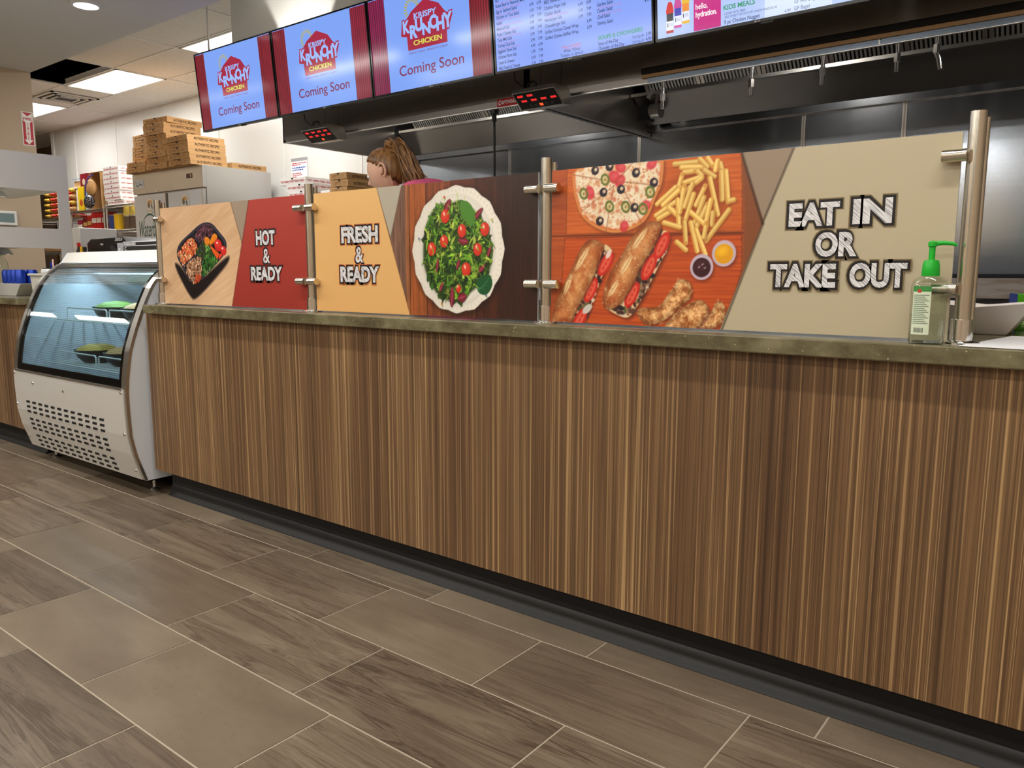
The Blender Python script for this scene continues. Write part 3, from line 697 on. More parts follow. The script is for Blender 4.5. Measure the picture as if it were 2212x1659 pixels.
def paint_board(c):
    g = c.grain(c.X, c.Y, 120, 5, 4); g2 = c.grain(c.X, c.Y, 40, 2.2, 8); k = (g * .6 + g2 * .4)[..., None]
    c.a[:] = np.array([196, 98, 44]) * (1 - k) + np.array([150, 60, 26]) * k
    def plank(poly, hi, lo):
        c.fill(poly, hi, 1, tex=lambda x, y, d: (np.array(hi) * (1 - c.grain(x, y, 130, 4, 14)[..., None]) + np.array(lo) * c.grain(x, y, 130, 4, 14)[..., None]) * (1 - .25 * (d > -3))[..., None])
    plank([(45, 392), (504, 392), (512, 217), (44, 222)], (224, 118, 50), (176, 76, 32)); plank([(40, 216), (511, 212), (514, 135), (482, -6), (24, -6)], (218, 100, 40), (160, 56, 24))
    c.line([(-5, 220), (514, 214)], 3, (92, 34, 16), 1.2)
    rng = c.rng
    pz = [(62, 392), (63, 343), (81, 278), (116, 245), (162, 226), (201, 222), (245, 233), (278, 253), (300, 310), (312, 327), (316, 373), (313, 392)]
    c.fill([(a + 4, b - 5) for a, b in chaikin(pz, 2)], (90, 36, 18), 6, .6); c.fill(chaikin(pz, 2), (214, 140, 74), 1.2); c.fill(chaikin([(188 + (a - 188) * .965, 340 + (b - 340) * .95) for a, b in pz], 2), (214, 112, 60), 1.5)
    c.fill(chaikin([(188 + (a - 188) * .93, 340 + (b - 340) * .9) for a, b in pz], 2), (232, 212, 180), 3)
    ip = [(188 + (a - 188) * .92, 340 + (b - 340) * .9) for a, b in pz]
    for _ in range(520):
        x, y = c.inside(ip); q = [(244, 232, 206), (236, 214, 176), (222, 170, 120), (206, 120, 84), (240, 224, 196)][rng.integers(5)]; r = rng.uniform(2, 8); c.ell(x, y, r, r * rng.uniform(.5, 1), q, rng.uniform(0, PI), 1.6, .75)
    for _ in range(240):
        x, y = c.inside(ip); r = rng.uniform(1, 2.8); c.ell(x, y, r, r * .7, (198, 122, 74), rng.uniform(0, PI), .9, .85)
    for x, y, r in ((184, 356, 18), (201, 377, 15), (114, 323, 17), (271, 285, 14), (214, 238, 14), (284, 378, 14), (200, 346, 16)):
        c.ell(x, y, r, r * .8, (206, 52, 62), rng.uniform(0, PI), 2, .9); c.ell(x + 2, y + 2, r * .5, r * .35, (226, 96, 104), 0, 3, .7)
    for pts in (((183, 336), (162, 222)), ((192, 343), (62, 371)), ((183, 336), (90, 278)), ((200, 345), (312, 327)), ((200, 340), (262, 243)), ((190, 345), (240, 392))): c.line(pts, 2.4, (150, 80, 50), 1.4, .7)
    for x, y in ((129, 376), (170, 382), (203, 326), (243, 362), (291, 336), (145, 253), (154, 322), (241, 281)):
        c.ell(x, y, 11, 11, (36, 28, 40), 0, 1); c.ell(x + 2, y + 2, 4.5, 4.5, (214, 190, 160), 0, 1.2)
    for x, y in ((158, 352), (97, 322), (172, 287), (217, 284), (264, 277), (282, 315)):
        c.ell(x, y, 10, 12, (104, 116, 50), .4, 1, 1, 2.6); c.ell(x, y, 6, 7, (196, 188, 120), .4, 1.5, .8); c.ell(x, y, 2, 3, (120, 110, 60), 0, 1)
    c.ell(400, 290, 75, 70, (120, 50, 22), 0, 16, .45)
    fr = [342,374,404,374,360,365,415,362,404,381,423,362,423,381,437,362,443,353,447,373,453,367,465,327,366,353,394,355,399,354,411,343,416,355,441,339,350,307,363,349,369,331,411,341,301,286,347,322,316,283,361,319,299,260,348,289,305,252,343,271,331,277,361,252,358,234,353,294,364,306,411,338,360,265,369,323,371,277,389,327,375,249,393,304,399,279,420,320,430,337,452,256,456,350,461,288,467,349,475,282,477,284,488,286,393,230,418,295,404,233,427,280,425,242,435,289,439,234,441,261,386,264,426,232,427,199,478,265,320,243,361,231,372,244,377,195,387,241,406,176,401,225,426,168,421,207,426,237,354,198,378,179]
    for k in range(0, len(fr), 4):
        x0, y0, x1, y1 = fr[k:k + 4]; L = math.hypot(x1 - x0, y1 - y0) + 1e-6; nx, ny = -(y1 - y0) / L, (x1 - x0) / L
        if ny < 0: nx, ny = -nx, -ny
        w = 11.5; v = rng.uniform(.93, 1.04)
        c.line([(x0 + 3, y0 - 4), (x1 + 3, y1 - 4)], w, (132, 66, 26), 2.5, .55)
        c.line([(x0, y0), (x1, y1)], w, np.array((214, 162, 76)) * v, 1); c.line([(x0 + nx * 2, y0 + ny * 2), (x1 + nx * 2, y1 + ny * 2)], w * .55, np.array((244, 210, 124)) * v, 1.2)
        if k % 3 == 0: c.ell(x1, y1, 5, 4, (206, 140, 60), 0, 1.5, .8)
    def bread(poly, fill, toms, scores, seed):
        f2 = chaikin(fill, 2); c.fill([(a + 5, b - 6) for a, b in f2], (70, 24, 12), 5, .6); c.fill(f2, (226, 198, 150), 1)
        fi = [(sum(p[0] for p in fill) / len(fill) + (a - sum(p[0] for p in fill) / len(fill)) * .9, sum(p[1] for p in fill) / len(fill) + (b - sum(p[1] for p in fill) / len(fill)) * .93) for a, b in fill]
        for _ in range(130):
            x, y = c.inside(fi); q = [(60, 34, 30), (96, 60, 50), (34, 24, 30), (150, 110, 80), (84, 96, 50), (218, 200, 180)][rng.integers(6)]; r = rng.uniform(3, 8); c.ell(x, y, r * 1.5, r * .8, q, rng.uniform(0, PI), 1.4)
        for x, y, a in toms:
            c.ell(x, y, 31, 14, (196, 44, 30), a, 1); c.ell(x, y, 26, 9, (226, 92, 70), a, 1.2)
            for j in (-1, 0, 1): c.ell(x + j * 13 * math.cos(a), y + j * 13 * math.sin(a), 5, 3.5, (206, 60, 40), a, 1)
            c.ell(x, y, 31, 14, (206, 34, 26), a, 1, 1, 1.4)
        bp = chaikin(poly, 2)
        def tx(x, y, d):
            n = c.grain(x, y, 22, 30, seed); e = np.clip(-d / 26, 0, 1); k = np.clip(n * 1.25 - .12 + (1 - e) * .18, 0, 1)[..., None]
            col = np.array([236, 192, 128]) * (1 - k) + np.array([164, 78, 34]) * k; return col * (.72 + .34 * e ** .6)[..., None]
        c.fill([(a + 3, b - 3) for a, b in bp], (80, 30, 14), 3, .6); c.fill(bp, (206, 140, 80), 1.2, tex=tx)
        for a, b in scores:
            mx, my = (a[0] + b[0]) / 2, (a[1] + b[1]) / 2; an = math.atan2(b[1] - a[1], b[0] - a[0]); L = math.hypot(b[0] - a[0], b[1] - a[1])
            c.fill(chaikin(leafshape(mx, my, L, 15, an), 1), (240, 212, 156), 2.2, .9); c.line([a, b], 1.6, (168, 92, 44), 1.2, .7)
        for _ in range(90):
            x, y = c.inside(poly); c.ell(x, y, rng.uniform(1, 4), rng.uniform(.6, 1.6), (250, 224, 180) if rng.random() < .6 else (150, 66, 34), rng.uniform(0, PI), 1, .5)
    bread([(120, 213), (156, 200), (158, 186), (138, 133), (118, 95), (95, 58), (75, 22), (61, -6), (0, -6), (5, 23), (24, 71), (59, 130), (93, 195)], [(150, 205), (186, 182), (180, 163), (158, 124), (132, 73), (123, 41), (100, -4), (61, -6), (95, 58)], [(164, 149, 1.0), (122, 84, 1.1), (90, 8, 1.0)], [((72, 128), (118, 196)), ((40, 68), (66, 126))], 21)
    c.ell(112, 36, 16, 9, (208, 200, 190), .7, 1.2); c.ell(172, 172, 12, 6, (230, 210, 196), 1.0, 1.2)
    bread([(281, 249), (305, 247), (316, 236), (307, 207), (278, 162), (257, 135), (253, 121), (233, 83), (199, 40), (167, 37), (156, 48), (159, 82), (178, 130), (212, 174), (245, 227)], [(314, 230), (339, 217), (331, 183), (303, 130), (274, 75), (250, 39), (232, 16), (206, 21), (160, 42), (199, 40), (233, 83), (278, 162)], [(316, 190, 1.1), (284, 140, 1.1), (240, 74, 1.1)], [((236, 180), (280, 236)), ((206, 120), (240, 172)), ((172, 66), (204, 112))], 33)
    for x, y, q in ((470, 170, (226, 158, 22)), (418, 140, (54, 16, 26))):
        c.ell(x + 3, y - 5, 29, 29, (90, 34, 16), 0, 5, .6); c.ell(x, y, 28, 29, (206, 190, 206), 0, 1); c.ell(x, y, 25, 26, (176, 156, 178), 0, 1, .7, 1); c.ell(x, y - 1, 22, 22, q, 0, 1.2); c.ell(x - 4, y + 5, 12, 9, np.minimum(np.array(q) * 1.2 + 14, 255), .4, 5, .7)
    for x, y in ((420, 146), (426, 138), (412, 140)): c.ell(x, y, 3, 1.6, (196, 190, 206), .5, 1, .8)
    def fried(poly, seed):
        p = chaikin(poly, 2); c.fill([(a + 4, b - 4) for a, b in p], (84, 30, 14), 4, .6)
        def tx(x, y, d):
            n = c.grain(x, y, 11, 11, seed, 5); e = np.clip(-d / 14, 0, 1); k = np.clip((n - .28) * 2.1, 0, 1)[..., None]; return (np.array([150, 82, 36]) * (1 - k) + np.array([244, 192, 128]) * k) * (.75 + .3 * e)[..., None]
        c.fill(p, (214, 150, 90), 1.4, tex=tx)
        for _ in range(70):
            x, y = c.inside(poly); c.line([(x, y), (x + rng.uniform(-9, 9), y + rng.uniform(-9, 9)), (x + rng.uniform(-14, 14), y + rng.uniform(-10, 10))], 1.3, (250, 212, 156) if rng.random() < .6 else (146, 76, 34), .9, .6)
    fried([(423, 21), (445, 37), (457, 66), (471, 62), (482, 41), (468, 5), (410, -6)], 55)
    fried([(357, 111), (380, 114), (396, 98), (396, 72), (379, 56), (365, 45), (334, 17), (298, 3), (276, 2), (252, 31), (260, 44), (297, 44), (318, 49), (335, 76), (352, 93)], 51)
    fried([(318, -6), (357, 34), (399, 62), (424, 67), (444, 42), (428, 18), (405, -6)], 53)
    c.fill([(500, 392), (560, 230), (466, -6), (514, 130), (513, 250)], (120, 72, 44), 4, .8)
    c.fill([(499, 392), (560, 228), (470, -8), (620, -8), (620, 392)], (150, 132, 112), 1); c.fill([(615, 392), (940, 392), (940, -8), (470, -8), (468, 0)], (186, 174, 146), 1)
    for p, w in (([(500, 390), (555, 232)], 4), ([(556, 232), (470, -6)], 3), ([(555, 234), (616, 390)], 3)): c.line(p, w, (38, 28, 22), 3, .85)

def panel(idx, x0, w, painter, label, words, glow):
    z0 = .906; H = .385 * S; W = w * S / 1000
    t = thing('picture_panel', label, 'sign panel', (x0, PY, WZ), 0, 'food picture panels on the counter')
    m = MB(t.location); m.box(x0, PY - .003, z0, x0 + W, PY + .003, z0 + H, 'grey_paint'); m.build('board', t)
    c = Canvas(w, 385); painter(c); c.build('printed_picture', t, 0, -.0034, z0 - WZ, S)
    fr = front(x0, PY - .0035, z0); m = MB(t.location); k = 0
    for txt, u0, v0, u1, v1 in words:
        b = [q * S / 1000 for q in (u0, v0, u1, v1)]
        for e, cc, bo in ((.0085, glow, .13), (.0058, (20, 14, 14), .11), (0, None, .045)):
            if txt == '&': bo = bo * .35
            m.text(fr, txt, .0004 + .0002 * k, 'print' if cc else 'letter_white', cc, (b[0] - e, b[1] - e, b[2] + e, b[3] + e), bold=bo); k += 1
    m.build('lettering', t)
def m_chalk():
    m = mat('letter_white', (226, 226, 228), .35, coat=.4); nt, N, L, b = nt_of(m); tc = N.new('ShaderNodeTexCoord').outputs['Object']
    r = N.new('ShaderNodeMapping'); r.inputs['Rotation'].default_value = (0, .85, 0); L.new(tc, r.inputs[0])
    n = noise(nt, r.outputs[0], (420, 1, 16), 1, 2, .6); q = ramp(N, [(.40, (150, 150, 154)), (.52, (228, 228, 230))]); L.new(n.outputs[0], q.inputs[0]); L.new(q.outputs[0], b.inputs['Base Color'])
m_chalk()
panel(1, 3.1436 + (0 - 3.1436) * S, 946, paint_lunch, 'picture panel with lunch tray and white HOT & READY on red', [('HOT', 659, 223, 772, 275), ('&', 699, 159, 739, 210), ('READY', 621, 98, 808, 147)], (120, 36, 30))
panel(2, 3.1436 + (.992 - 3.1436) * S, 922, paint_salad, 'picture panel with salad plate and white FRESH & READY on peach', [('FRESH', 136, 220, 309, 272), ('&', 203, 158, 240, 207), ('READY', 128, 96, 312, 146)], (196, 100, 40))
panel(3, 3.1436 + (1.958 - 3.1436) * S, 923, paint_board, 'picture panel with pizza, fries and subs, lettered EAT IN OR TAKE OUT', [('EAT', 611, 223, 713, 271), ('IN', 739, 224, 812, 273), ('OR', 669, 160, 751, 210), ('TAKE', 577, 97, 713, 146), ('OUT', 740, 98, 846, 147)], (120, 104, 70))

# ------------------------------------------------------------------ menu screens
TILT = math.radians(5.1)
def screen_frame(i):
    return (Vector((-2.605 + .974 * i, 1.75, 2.121)), X, Vector((0, -math.sin(TILT), math.cos(TILT))), Vector((0, -math.cos(TILT), -math.sin(TILT))))
BLUE = (122, 158, 236)
def logo(m, fr, d):
    R = (160, 34, 62); q = lambda p: [(a / 1000, b / 1000) for a, b in p]
    for k in range(12):                                              # sun rays behind the barn
        a = math.radians(20 + 17.5 * k); cx, cy = .372, .448
        if a > math.radians(235): break
        r0, r1, w = .038, .062, .0042
        m.flat(fr, [(cx + r0 * math.cos(a) - w * .7 * math.sin(a), cy + r0 * math.sin(a) + w * .7 * math.cos(a)), (cx + r0 * math.cos(a) + w * .7 * math.sin(a), cy + r0 * math.sin(a) - w * .7 * math.cos(a)), (cx + r1 * math.cos(a) + w * 1.3 * math.sin(a), cy + r1 * math.sin(a) - w * 1.3 * math.cos(a)), (cx + r1 * math.cos(a) - w * 1.3 * math.sin(a), cy + r1 * math.sin(a) + w * 1.3 * math.cos(a))], d, 'screen', (176, 168, 84))
    m.flat(fr, q([(475, 484), (586, 442), (637, 384), (690, 372), (649, 289), (638, 293), (637, 226), (323, 226), (319, 303), (271, 312), (287, 400), (318, 394), (369, 436)]), d + .0002, 'screen', R)
def curtain(m, fr, u0, u1, d, seed):
    rng = random.Random(seed); n = 26; hue = rng.choice([(150, 36, 52), (150, 34, 84), (158, 38, 66)])
    for k in range(n):
        a = u0 + (u1 - u0) * k / n; b = u0 + (u1 - u0) * (k + 1) / n; s = .72 + .3 * (math.sin(k * 1.9 + seed) * .6 + rng.random() * .4)
        m.rect(fr, a, .012, b, .553, d, 'screen', tuple(min(255, v * s) for v in hue))
def tv(i, label):
    fr = screen_frame(i); O = fr[0]; t = thing('menu_screen', label, 'screen', tuple(O), 0, 'menu screens hung over the counter')
    W, H = .965, .565; b = .010
    def P(u, v, d): return O + X * u + fr[2] * v + fr[3] * d
    def slab(m, u0, v0, u1, v1, d0, d1, mt):
        m.hexa([P(u0, v0, d1), P(u1, v0, d1), P(u1, v0, d0), P(u0, v0, d0), P(u0, v1, d1), P(u1, v1, d1), P(u1, v1, d0), P(u0, v1, d0)], mt)
    m = MB(O); slab(m, 0, 0, W, H, -.028, -.0016, 'black_plastic'); slab(m, .18, .08, W - .18, H - .12, -.055, -.028, 'black_plastic'); m.build('housing', t)
    m = MB(O)
    for a in ((0, 0, W, .013), (0, H - .009, W, H), (0, .013, .010, H - .009), (W - .010, .013, W, H - .009)): slab(m, *a, -.0016, .003, 'black_gloss')
    slab(m, W / 2 + .02, -.007, W / 2 + .075, 0, -.012, -.002, 'black_plastic'); m.build('bezel', t)
    m = MB(O); slab(m, .3, .22, .66, .36, -.125, -.055, 'dark_grey'); m.build('wall_bracket', t)
    m = MB(O); m.text(fr, 'LG', .0032, 'white_paint', None, (W / 2 + .004, .003, W / 2 + .02, .0095), bold=.01); m.disc(fr, W / 2 - .002, .006, .0036, .0032, 'white_paint'); m.build('maker_mark', t)
    s = MB(O); l = MB(O); d = -.0012
    T = lambda txt, c, **k: l.text(fr, txt, d + .0006, 'screen', c, **k)
    if i < 3:
        s.rect(fr, .010, .013, W - .010, H - .009, d - .0002, 'screen', BLUE); curtain(s, fr, .010, .147 if i else .128, d, i * 3 + 1); curtain(s, fr, .812, W - .010, d, i * 3 + 2)
        logo(s, fr, d + .0001)
        T('KRISPY', (150, 180, 244), box=(.386, .390, .567, .422), bold=.03)
        for ch, x0, y0, x1, y1, r in (('K', .292, .322, .348, .394, 0), ('R', .346, .287, .408, .362, 0), ('U', .392, .318, .452, .392, 0), ('N', .446, .292, .512, .358, 0), ('C', .505, .312, .566, .388, 0), ('H', .560, .296, .622, .372, 0), ('Y', .612, .300, .684, .382, 0)):
            l.text(fr, ch, d + .0005, 'screen', (160, 34, 62), box=(x0 - .007, y0 - .007, x1 + .007, y1 + .007), bold=.11); T(ch, (150, 182, 246), box=(x0, y0, x1, y1), bold=.05)
        T('CHICKEN', (206, 210, 84), box=(.370, .247, .597, .276), bold=.03); T('FRESHLY MADE \u2022 PERFECTLY CAJUN', (116, 40, 86), box=(.326, .201, .635, .214))
        T('Coming Soon', (120, 26, 70), box=(.236, .076, .752, .152), bold=.006)
    elif i == 3:
        s.rect(fr, .010, .013, W - .010, H - .009, d - .0002, 'screen', (134, 160, 240))
        names = ['BLT', 'Roast Beef or Pastrami Melt', 'Egg or Seafood Salad', 'Chicken or Tuna Salad', 'Italian', 'Meatball Sub', 'Pesto Chicken Sub', 'Tuna Melt Sub', 'Turkey Club Sub', 'Eggplant Parm Sub', 'Chicken Parm Sub', 'Steak & Cheese', 'BBQ Steak & Cheese']
        subs = ['Bacon, Lettuce, Tomato, Mayo', 'Roast Beef or Pastrami, Swiss, Horseradish', 'Egg Salad or Seafood Salad With Lettuce', 'Chicken Salad or Tuna Salad With Lettuce', 'Choice of Ham, Turkey, Roast Beef or Salami', 'Provolone Cheese, Meatballs & Sauce', 'Grilled Chicken, Provolone, Tomato, Pesto', 'Tuna & American Cheese Toasted', 'Cheese, Lettuce, Tomato, Bacon, Mayo']
        DK = (30, 36, 84)
        for k, nme in enumerate(names):
            v = .3615 - .0286 * k; T(nme, DK, pos=(.024, v), size=.0235, xs=.72, bold=.012)
            if k < len(subs): T(subs[k], (190, 120, 170), pos=(.030, v - .0125), size=.0125, xs=.72)
        for k, (a, b2) in enumerate((('4.99', '6.99'), ('5.49', '7.49'), ('5.99', '7.99'), ('5.49', '7.49'), ('5.49', '7.49'), ('5.99', '7.99'), ('5.99', '7.99'), ('4.99', '6.99'), ('5.99', '7.99'), ('5.49', '7.49'), ('5.99', '7.99'))):
            v = .2995 - .0287 * k; T(a, DK, pos=(.247, v), size=.022, xs=.72, bold=.006); T(b2, DK, pos=(.295, v), size=.022, xs=.72, bold=.006)
        for k, nme in enumerate(('BBQ Shaved Steak', 'Chicken Finger Sub', 'Chicken Bomb', 'Hamburger Sub', 'Cheeseburger Sub', 'Grilled Chicken Caesar Wrap', 'Grilled Chicken Buffalo Wrap')): T(nme, DK, pos=(.341, .291 - .0286 * k), size=.0235, xs=.72, bold=.01)
        T('Green Peppers, Onions & Mushrooms', (190, 120, 170), pos=(.350, .2235), size=.0125, xs=.72)
        for k, (a, b2) in enumerate((('6.49', '8.49'), ('5.49', '7.49'), ('5.99', '7.99'), ('', '6.99'), ('', '6.99'))):
            v = .243 - .0287 * k
            if a: T(a, DK, pos=(.548, v), size=.022, xs=.72, bold=.006)
            T(b2, DK, pos=(.596, v), size=.022, xs=.72, bold=.006)
        for k, nme in enumerate(('Garden Salad', 'Caesar Salad', 'Chef Salad', 'Shrimp Salad')):
            T(nme, DK, pos=(.657, .219 - .0285 * k), size=.0235, xs=.72, bold=.01)
            if k < 2: T('Add Grilled Chicken or Steak 2.00', (190, 120, 170), pos=(.664, .2065 - .0285 * k), size=.0125, xs=.72)
        for k, a in enumerate(('4.99', '6.99', '4.99')): T(a, DK, pos=(.918, .246 - .0287 * k), size=.022, xs=.72, bold=.006)
        T('SOUPS & CHOWDERS', (60, 150, 120), box=(.658, .064, .905, .084), bold=.03); T('Soup of the Day', DK, pos=(.658, .040), size=.0235, xs=.74, bold=.01); T('Chowder of the Day', DK, pos=(.658, .017), size=.0235, xs=.74, bold=.01)
        for v, a in ((.0395, '3.99'), (.017, '4.99')): T(a, DK, pos=(.950, v), size=.023, xs=.72, align='R', bold=.008); T('Starting At', (70, 76, 120), pos=(.912, v), size=.020, xs=.72, align='R', shear=.2)
        T('Wraps Available:', (206, 110, 120), box=(.439, .058, .556, .073), bold=.01); l.rect(fr, .439, .0535, .556, .0552, d + .0006, 'screen', (206, 110, 120))
        T('White, Wheat,', DK, pos=(.502, .039), size=.0225, xs=.76, align='C'); T('Tomato, or Spinach', DK, pos=(.500, .019), size=.0225, xs=.76, align='C')
    elif i == 4:
        s.rect(fr, .010, .013, W - .010, H - .009, d - .0002, 'screen', (176, 196, 246)); s.rect(fr, .192, .016, .322, .46, d, 'screen', (196, 40, 128))
        s.rect(fr, .52, .013, .80, H - .009, d, 'screen', (206, 220, 250))
        T('hello,', (255, 255, 255), pos=(.202, .106), size=.034, xs=.8, bold=.01); T('hydration.', (255, 255, 255), pos=(.202, .073), size=.034, xs=.74, bold=.02)
        for x, y, cap, liq, lb in ((.055, .030, (206, 50, 44), (60, 22, 26), (44, 44, 50)), (.095, .046, (196, 70, 150), (96, 40, 96), (60, 60, 170)), (.134, .058, (226, 178, 40), (220, 120, 40), (232, 140, 50))):
            w = .037; s.rect(fr, x, y, x + w, y + .014, d + .0001, 'screen', cap if lb[0] > 50 else (176, 30, 34)); s.rect(fr, x, y + .012, x + w, y + .052, d + .0002, 'screen', (226, 230, 246)); s.rect(fr, x + .002, y + .05, x + w - .002, y + .085, d + .0001, 'screen', lb)
            s.flat(fr, [(x, y + .085), (x + w, y + .085), (x + w + .001, y + .095), (x + w - .004, y + .118), (x + w / 2 + .008, y + .134), (x + w / 2 - .008, y + .134), (x + .004, y + .118), (x - .001, y + .095)], d + .0002, 'screen', cap)
            s.rect(fr, x + w / 2 - .009, y + .134, x + w / 2 + .009, y + .150, d + .0001, 'screen', (170, 186, 236)); s.rect(fr, x + .006, y + .026, x + .01, y + .044, d + .0004, 'screen', (40, 44, 70))
            for k in range(3): s.rect(fr, x + .014, y + .03 + .005 * k, x + .032, y + .032 + .005 * k, d + .0004, 'screen', (160, 166, 196))
        T('KIDS MEALS', (60, 150, 110), box=(.334, .078, .478, .099), bold=.03); T('COMES WITH FRIES', (60, 68, 110), pos=(.338, .058), size=.014, xs=.8, shear=.2); T('ADD SWEET POTATO OR ONION RINGS $1.00', (60, 68, 110), pos=(.338, .044), size=.014, xs=.8, shear=.2)
        T('5 pc Chicken Nugget', (34, 40, 80), pos=(.338, .021), size=.022, xs=.86, bold=.01); T('4.99', (70, 78, 120), pos=(.606, .018), size=.019, xs=.8)
        T('GF Hot Dog Bun', (70, 78, 130), pos=(.647, .046), size=.021, xs=.8); T('GF Bagel', (70, 78, 130), pos=(.647, .020), size=.021, xs=.86); T('Add', (70, 78, 130), pos=(.905, .019), size=.018, xs=.8)
    else:
        s.rect(fr, .010, .013, W - .010, H - .009, d - .0002, 'screen', (16, 22, 26))
    s.build('display', t)
    if l.v: l.build('lettering', t)
for i, lb in enumerate(['leftmost chicken promotion screen, beside the hanging rod', 'chicken promotion screen above the left digital timer', 'chicken promotion screen beside the blue sandwich menu', 'blue menu screen listing subs, salads and soups', 'menu screen with three drink bottles and a pink hello, hydration. square', 'dark screen cut off at the top right corner, right of the kids meals screen']): tv(i, lb)
m = MB((-2.42, 1.715, 2.68)); m.cyl((-2.42, 1.715, 2.67), (-2.42, 1.715, KC), .006, 'steel_matte', n=10)
for k in range(60): m.cyl((-2.42, 1.715, 2.69 + k * .0068), (-2.42, 1.715, 2.6925 + k * .0068), .0078, 'steel_matte', n=10)
tag(m.build('hanging_rod', smooth=40), 'thin threaded steel rod from the ceiling to the leftmost screen', 'rod')

# ------------------------------------------------------------------ exhaust hoods
def hood(x0, x1, f0, nf, label):
    t = thing('exhaust_hood', label, 'range hood', ((x0 + x1) / 2, 2.8, 2.03)); o = t.location
    m = MB(o); yb, yf, zb, zt = 3.52, 2.08, 2.03, 2.70
    m.box(x0, yf, zb, x1, yf + .012, zt, 'steel_dark'); m.box(x0, yf, zb, x0 + .012, yb, zt, 'steel_dark'); m.box(x1 - .012, yf, zb, x1, yb, zt, 'steel_dark'); m.box(x0, yf, zt, x1, yb, zt + .012, 'steel_dark')
    m.box(x0, yf - .002, zb - .002, x1, yf + .016, zb + .003, 'steel_plain'); m.box(x0 + .012, yf, zb, x0 + .03, yb, zb + .02, 'steel_dark'); m.box(x1 - .03, yf, zb, x1 - .012, yb, zb + .02, 'steel_dark')
    m.build('canopy', t)
    m = MB(o); m.prism([(3.28, 2.262), (3.52, 2.085), (3.52, 2.10), (3.29, 2.275)], x0 + .02, x1 - .02, 'steel_dark'); m.box(x0 + .02, 2.93, 2.655, x1 - .02, 2.96, zt, 'steel_dark'); m.build('back_panel', t)
    m = MB(o); m.box(x0, 3.495, 2.058, x1, 3.523, 2.10, 'steel_wall'); m.build('back_rail', t)
    m = MB(o); m.box(x0 + .02, 3.25, 2.255, x1 - .02, 3.30, 2.262, 'steel_plain'); m.box(x0 + .02, 3.245, 2.255, x1 - .02, 3.249, 2.276, 'steel_plain'); m.build('grease_trough', t)
    for k in range(nf):
        a = f0 + .405 * k; w = .398; m = MB(o)
        def Q(u, s, d): return Vector((a + u, 3.285 - .33 * s - d * .74, 2.275 + .37 * s - d * .66))
        def bar(u0, u1, s0, s1, d0, d1, mt): m.hexa([Q(u0, s0, d0), Q(u1, s0, d0), Q(u1, s0, d1), Q(u0, s0, d1), Q(u0, s1, d0), Q(u1, s1, d0), Q(u1, s1, d1), Q(u0, s1, d1)], mt)
        bar(0, .024, 0, 1, 0, .03, 'steel_dark'); bar(w - .024, w, 0, 1, 0, .03, 'steel_dark'); bar(0, w, 0, .035, 0, .03, 'baffle_steel'); bar(0, w, .965, 1, 0, .03, 'steel_dark'); bar(.024, w - .024, .02, .98, 0, .004, 'black_matte')
        for j in range(15): u = .03 + j * .0232; bar(u, u + .0125, .03, .97, .008, .026, 'baffle_steel')
        m.build('baffle_filter', t)
    for k in range(2):  # unseen lamps, added behind the front lip to brighten the hood interior
        x = x0 + (x1 - x0) * (.27 + .46 * k); m = MB(o); m.lathe([(.07, 0), (.07, -.02), (.055, -.03)], (x, 2.42, zt), 'steel_plain', 20); m.ball((x, 2.42, zt - .06), (.05, .05, .05), 'troffer_lens', 16, 10); m.build('added_canopy_lamp', t, 40)
        area('added_canopy_light', (x, 2.42, zt - .115), .16, .16, 7, (1, .96, .9), parent=t)
    return t
h1 = hood(-2.055, .27, -1.80, 5, 'stainless exhaust hood on the left with the red maker plate'); h2 = hood(.29, 4.3, .43, 9, 'stainless exhaust hood on the right with hanging chrome nozzles')
o = h1.location; fr = front(.062, 2.079, 2.031); m = MB(o); m.box(.062, 2.076, 2.031, .24, 2.081, 2.078, 'ink_red'); m.text(front(.062, 2.0755, 2.031), 'CAPTIVEAIRE', 0, 'steel_matte', None, (.012, .013, .168, .035), bold=.02, shear=.2); m.text(front(.062, 2.0757, 2.031), 'C', 0, 'steel_matte', None, (.010, .009, .03, .038), bold=.02, shear=.2); m.build('maker_plate', h1)
o = h2.location
m = MB(o); m.box(1.06, 2.045, 2.10, 4.3, 2.0785, 2.26, 'steel_dark'); m.box(1.05, 2.05, 2.072, 4.3, 2.0785, 2.10, 'black_matte'); m.build('supply_plenum', h2)
m = MB(o); m.box(1.045, 2.062, 2.0535, 4.3, 2.0785, 2.071, 'wood_tan'); m.box(2.20, 2.06, 2.05, 2.208, 2.0785, 2.078, 'wood_tan'); m.build('trim_strip', h2)
m = MB(o); m.box(1.075, 2.072, 2.031, 4.3, 2.0785, 2.0535, 'steel_blue'); m.box(2.2, 2.07, 2.031, 2.206, 2.0722, 2.0535, 'steel_plain'); m.build('lower_strip', h2)
for k, (x, z) in enumerate(((.892, 2.007), (1.427, 2.009), (1.804, 2.015), (2.158, 2.027), (2.33, 2.04))):
    m = MB(o); m.cyl((x, 2.6, z + .07), (x, 2.6, 2.71), .0105, 'chrome', n=12); m.cyl((x, 2.6, z + .045), (x, 2.6, z + .085), .017, 'chrome', n=6)
    if k < 4: m.cyl((x, 2.6, z), (x, 2.6, z + .05), .0115, 'chrome', n=10)
    else: m.tube([(x, 2.6, z + .05), (x + .012, 2.6, z + .02), (x + .022, 2.6, z - .03)], .012, 'chrome', 10)
    m.build('nozzle', h2, 40)
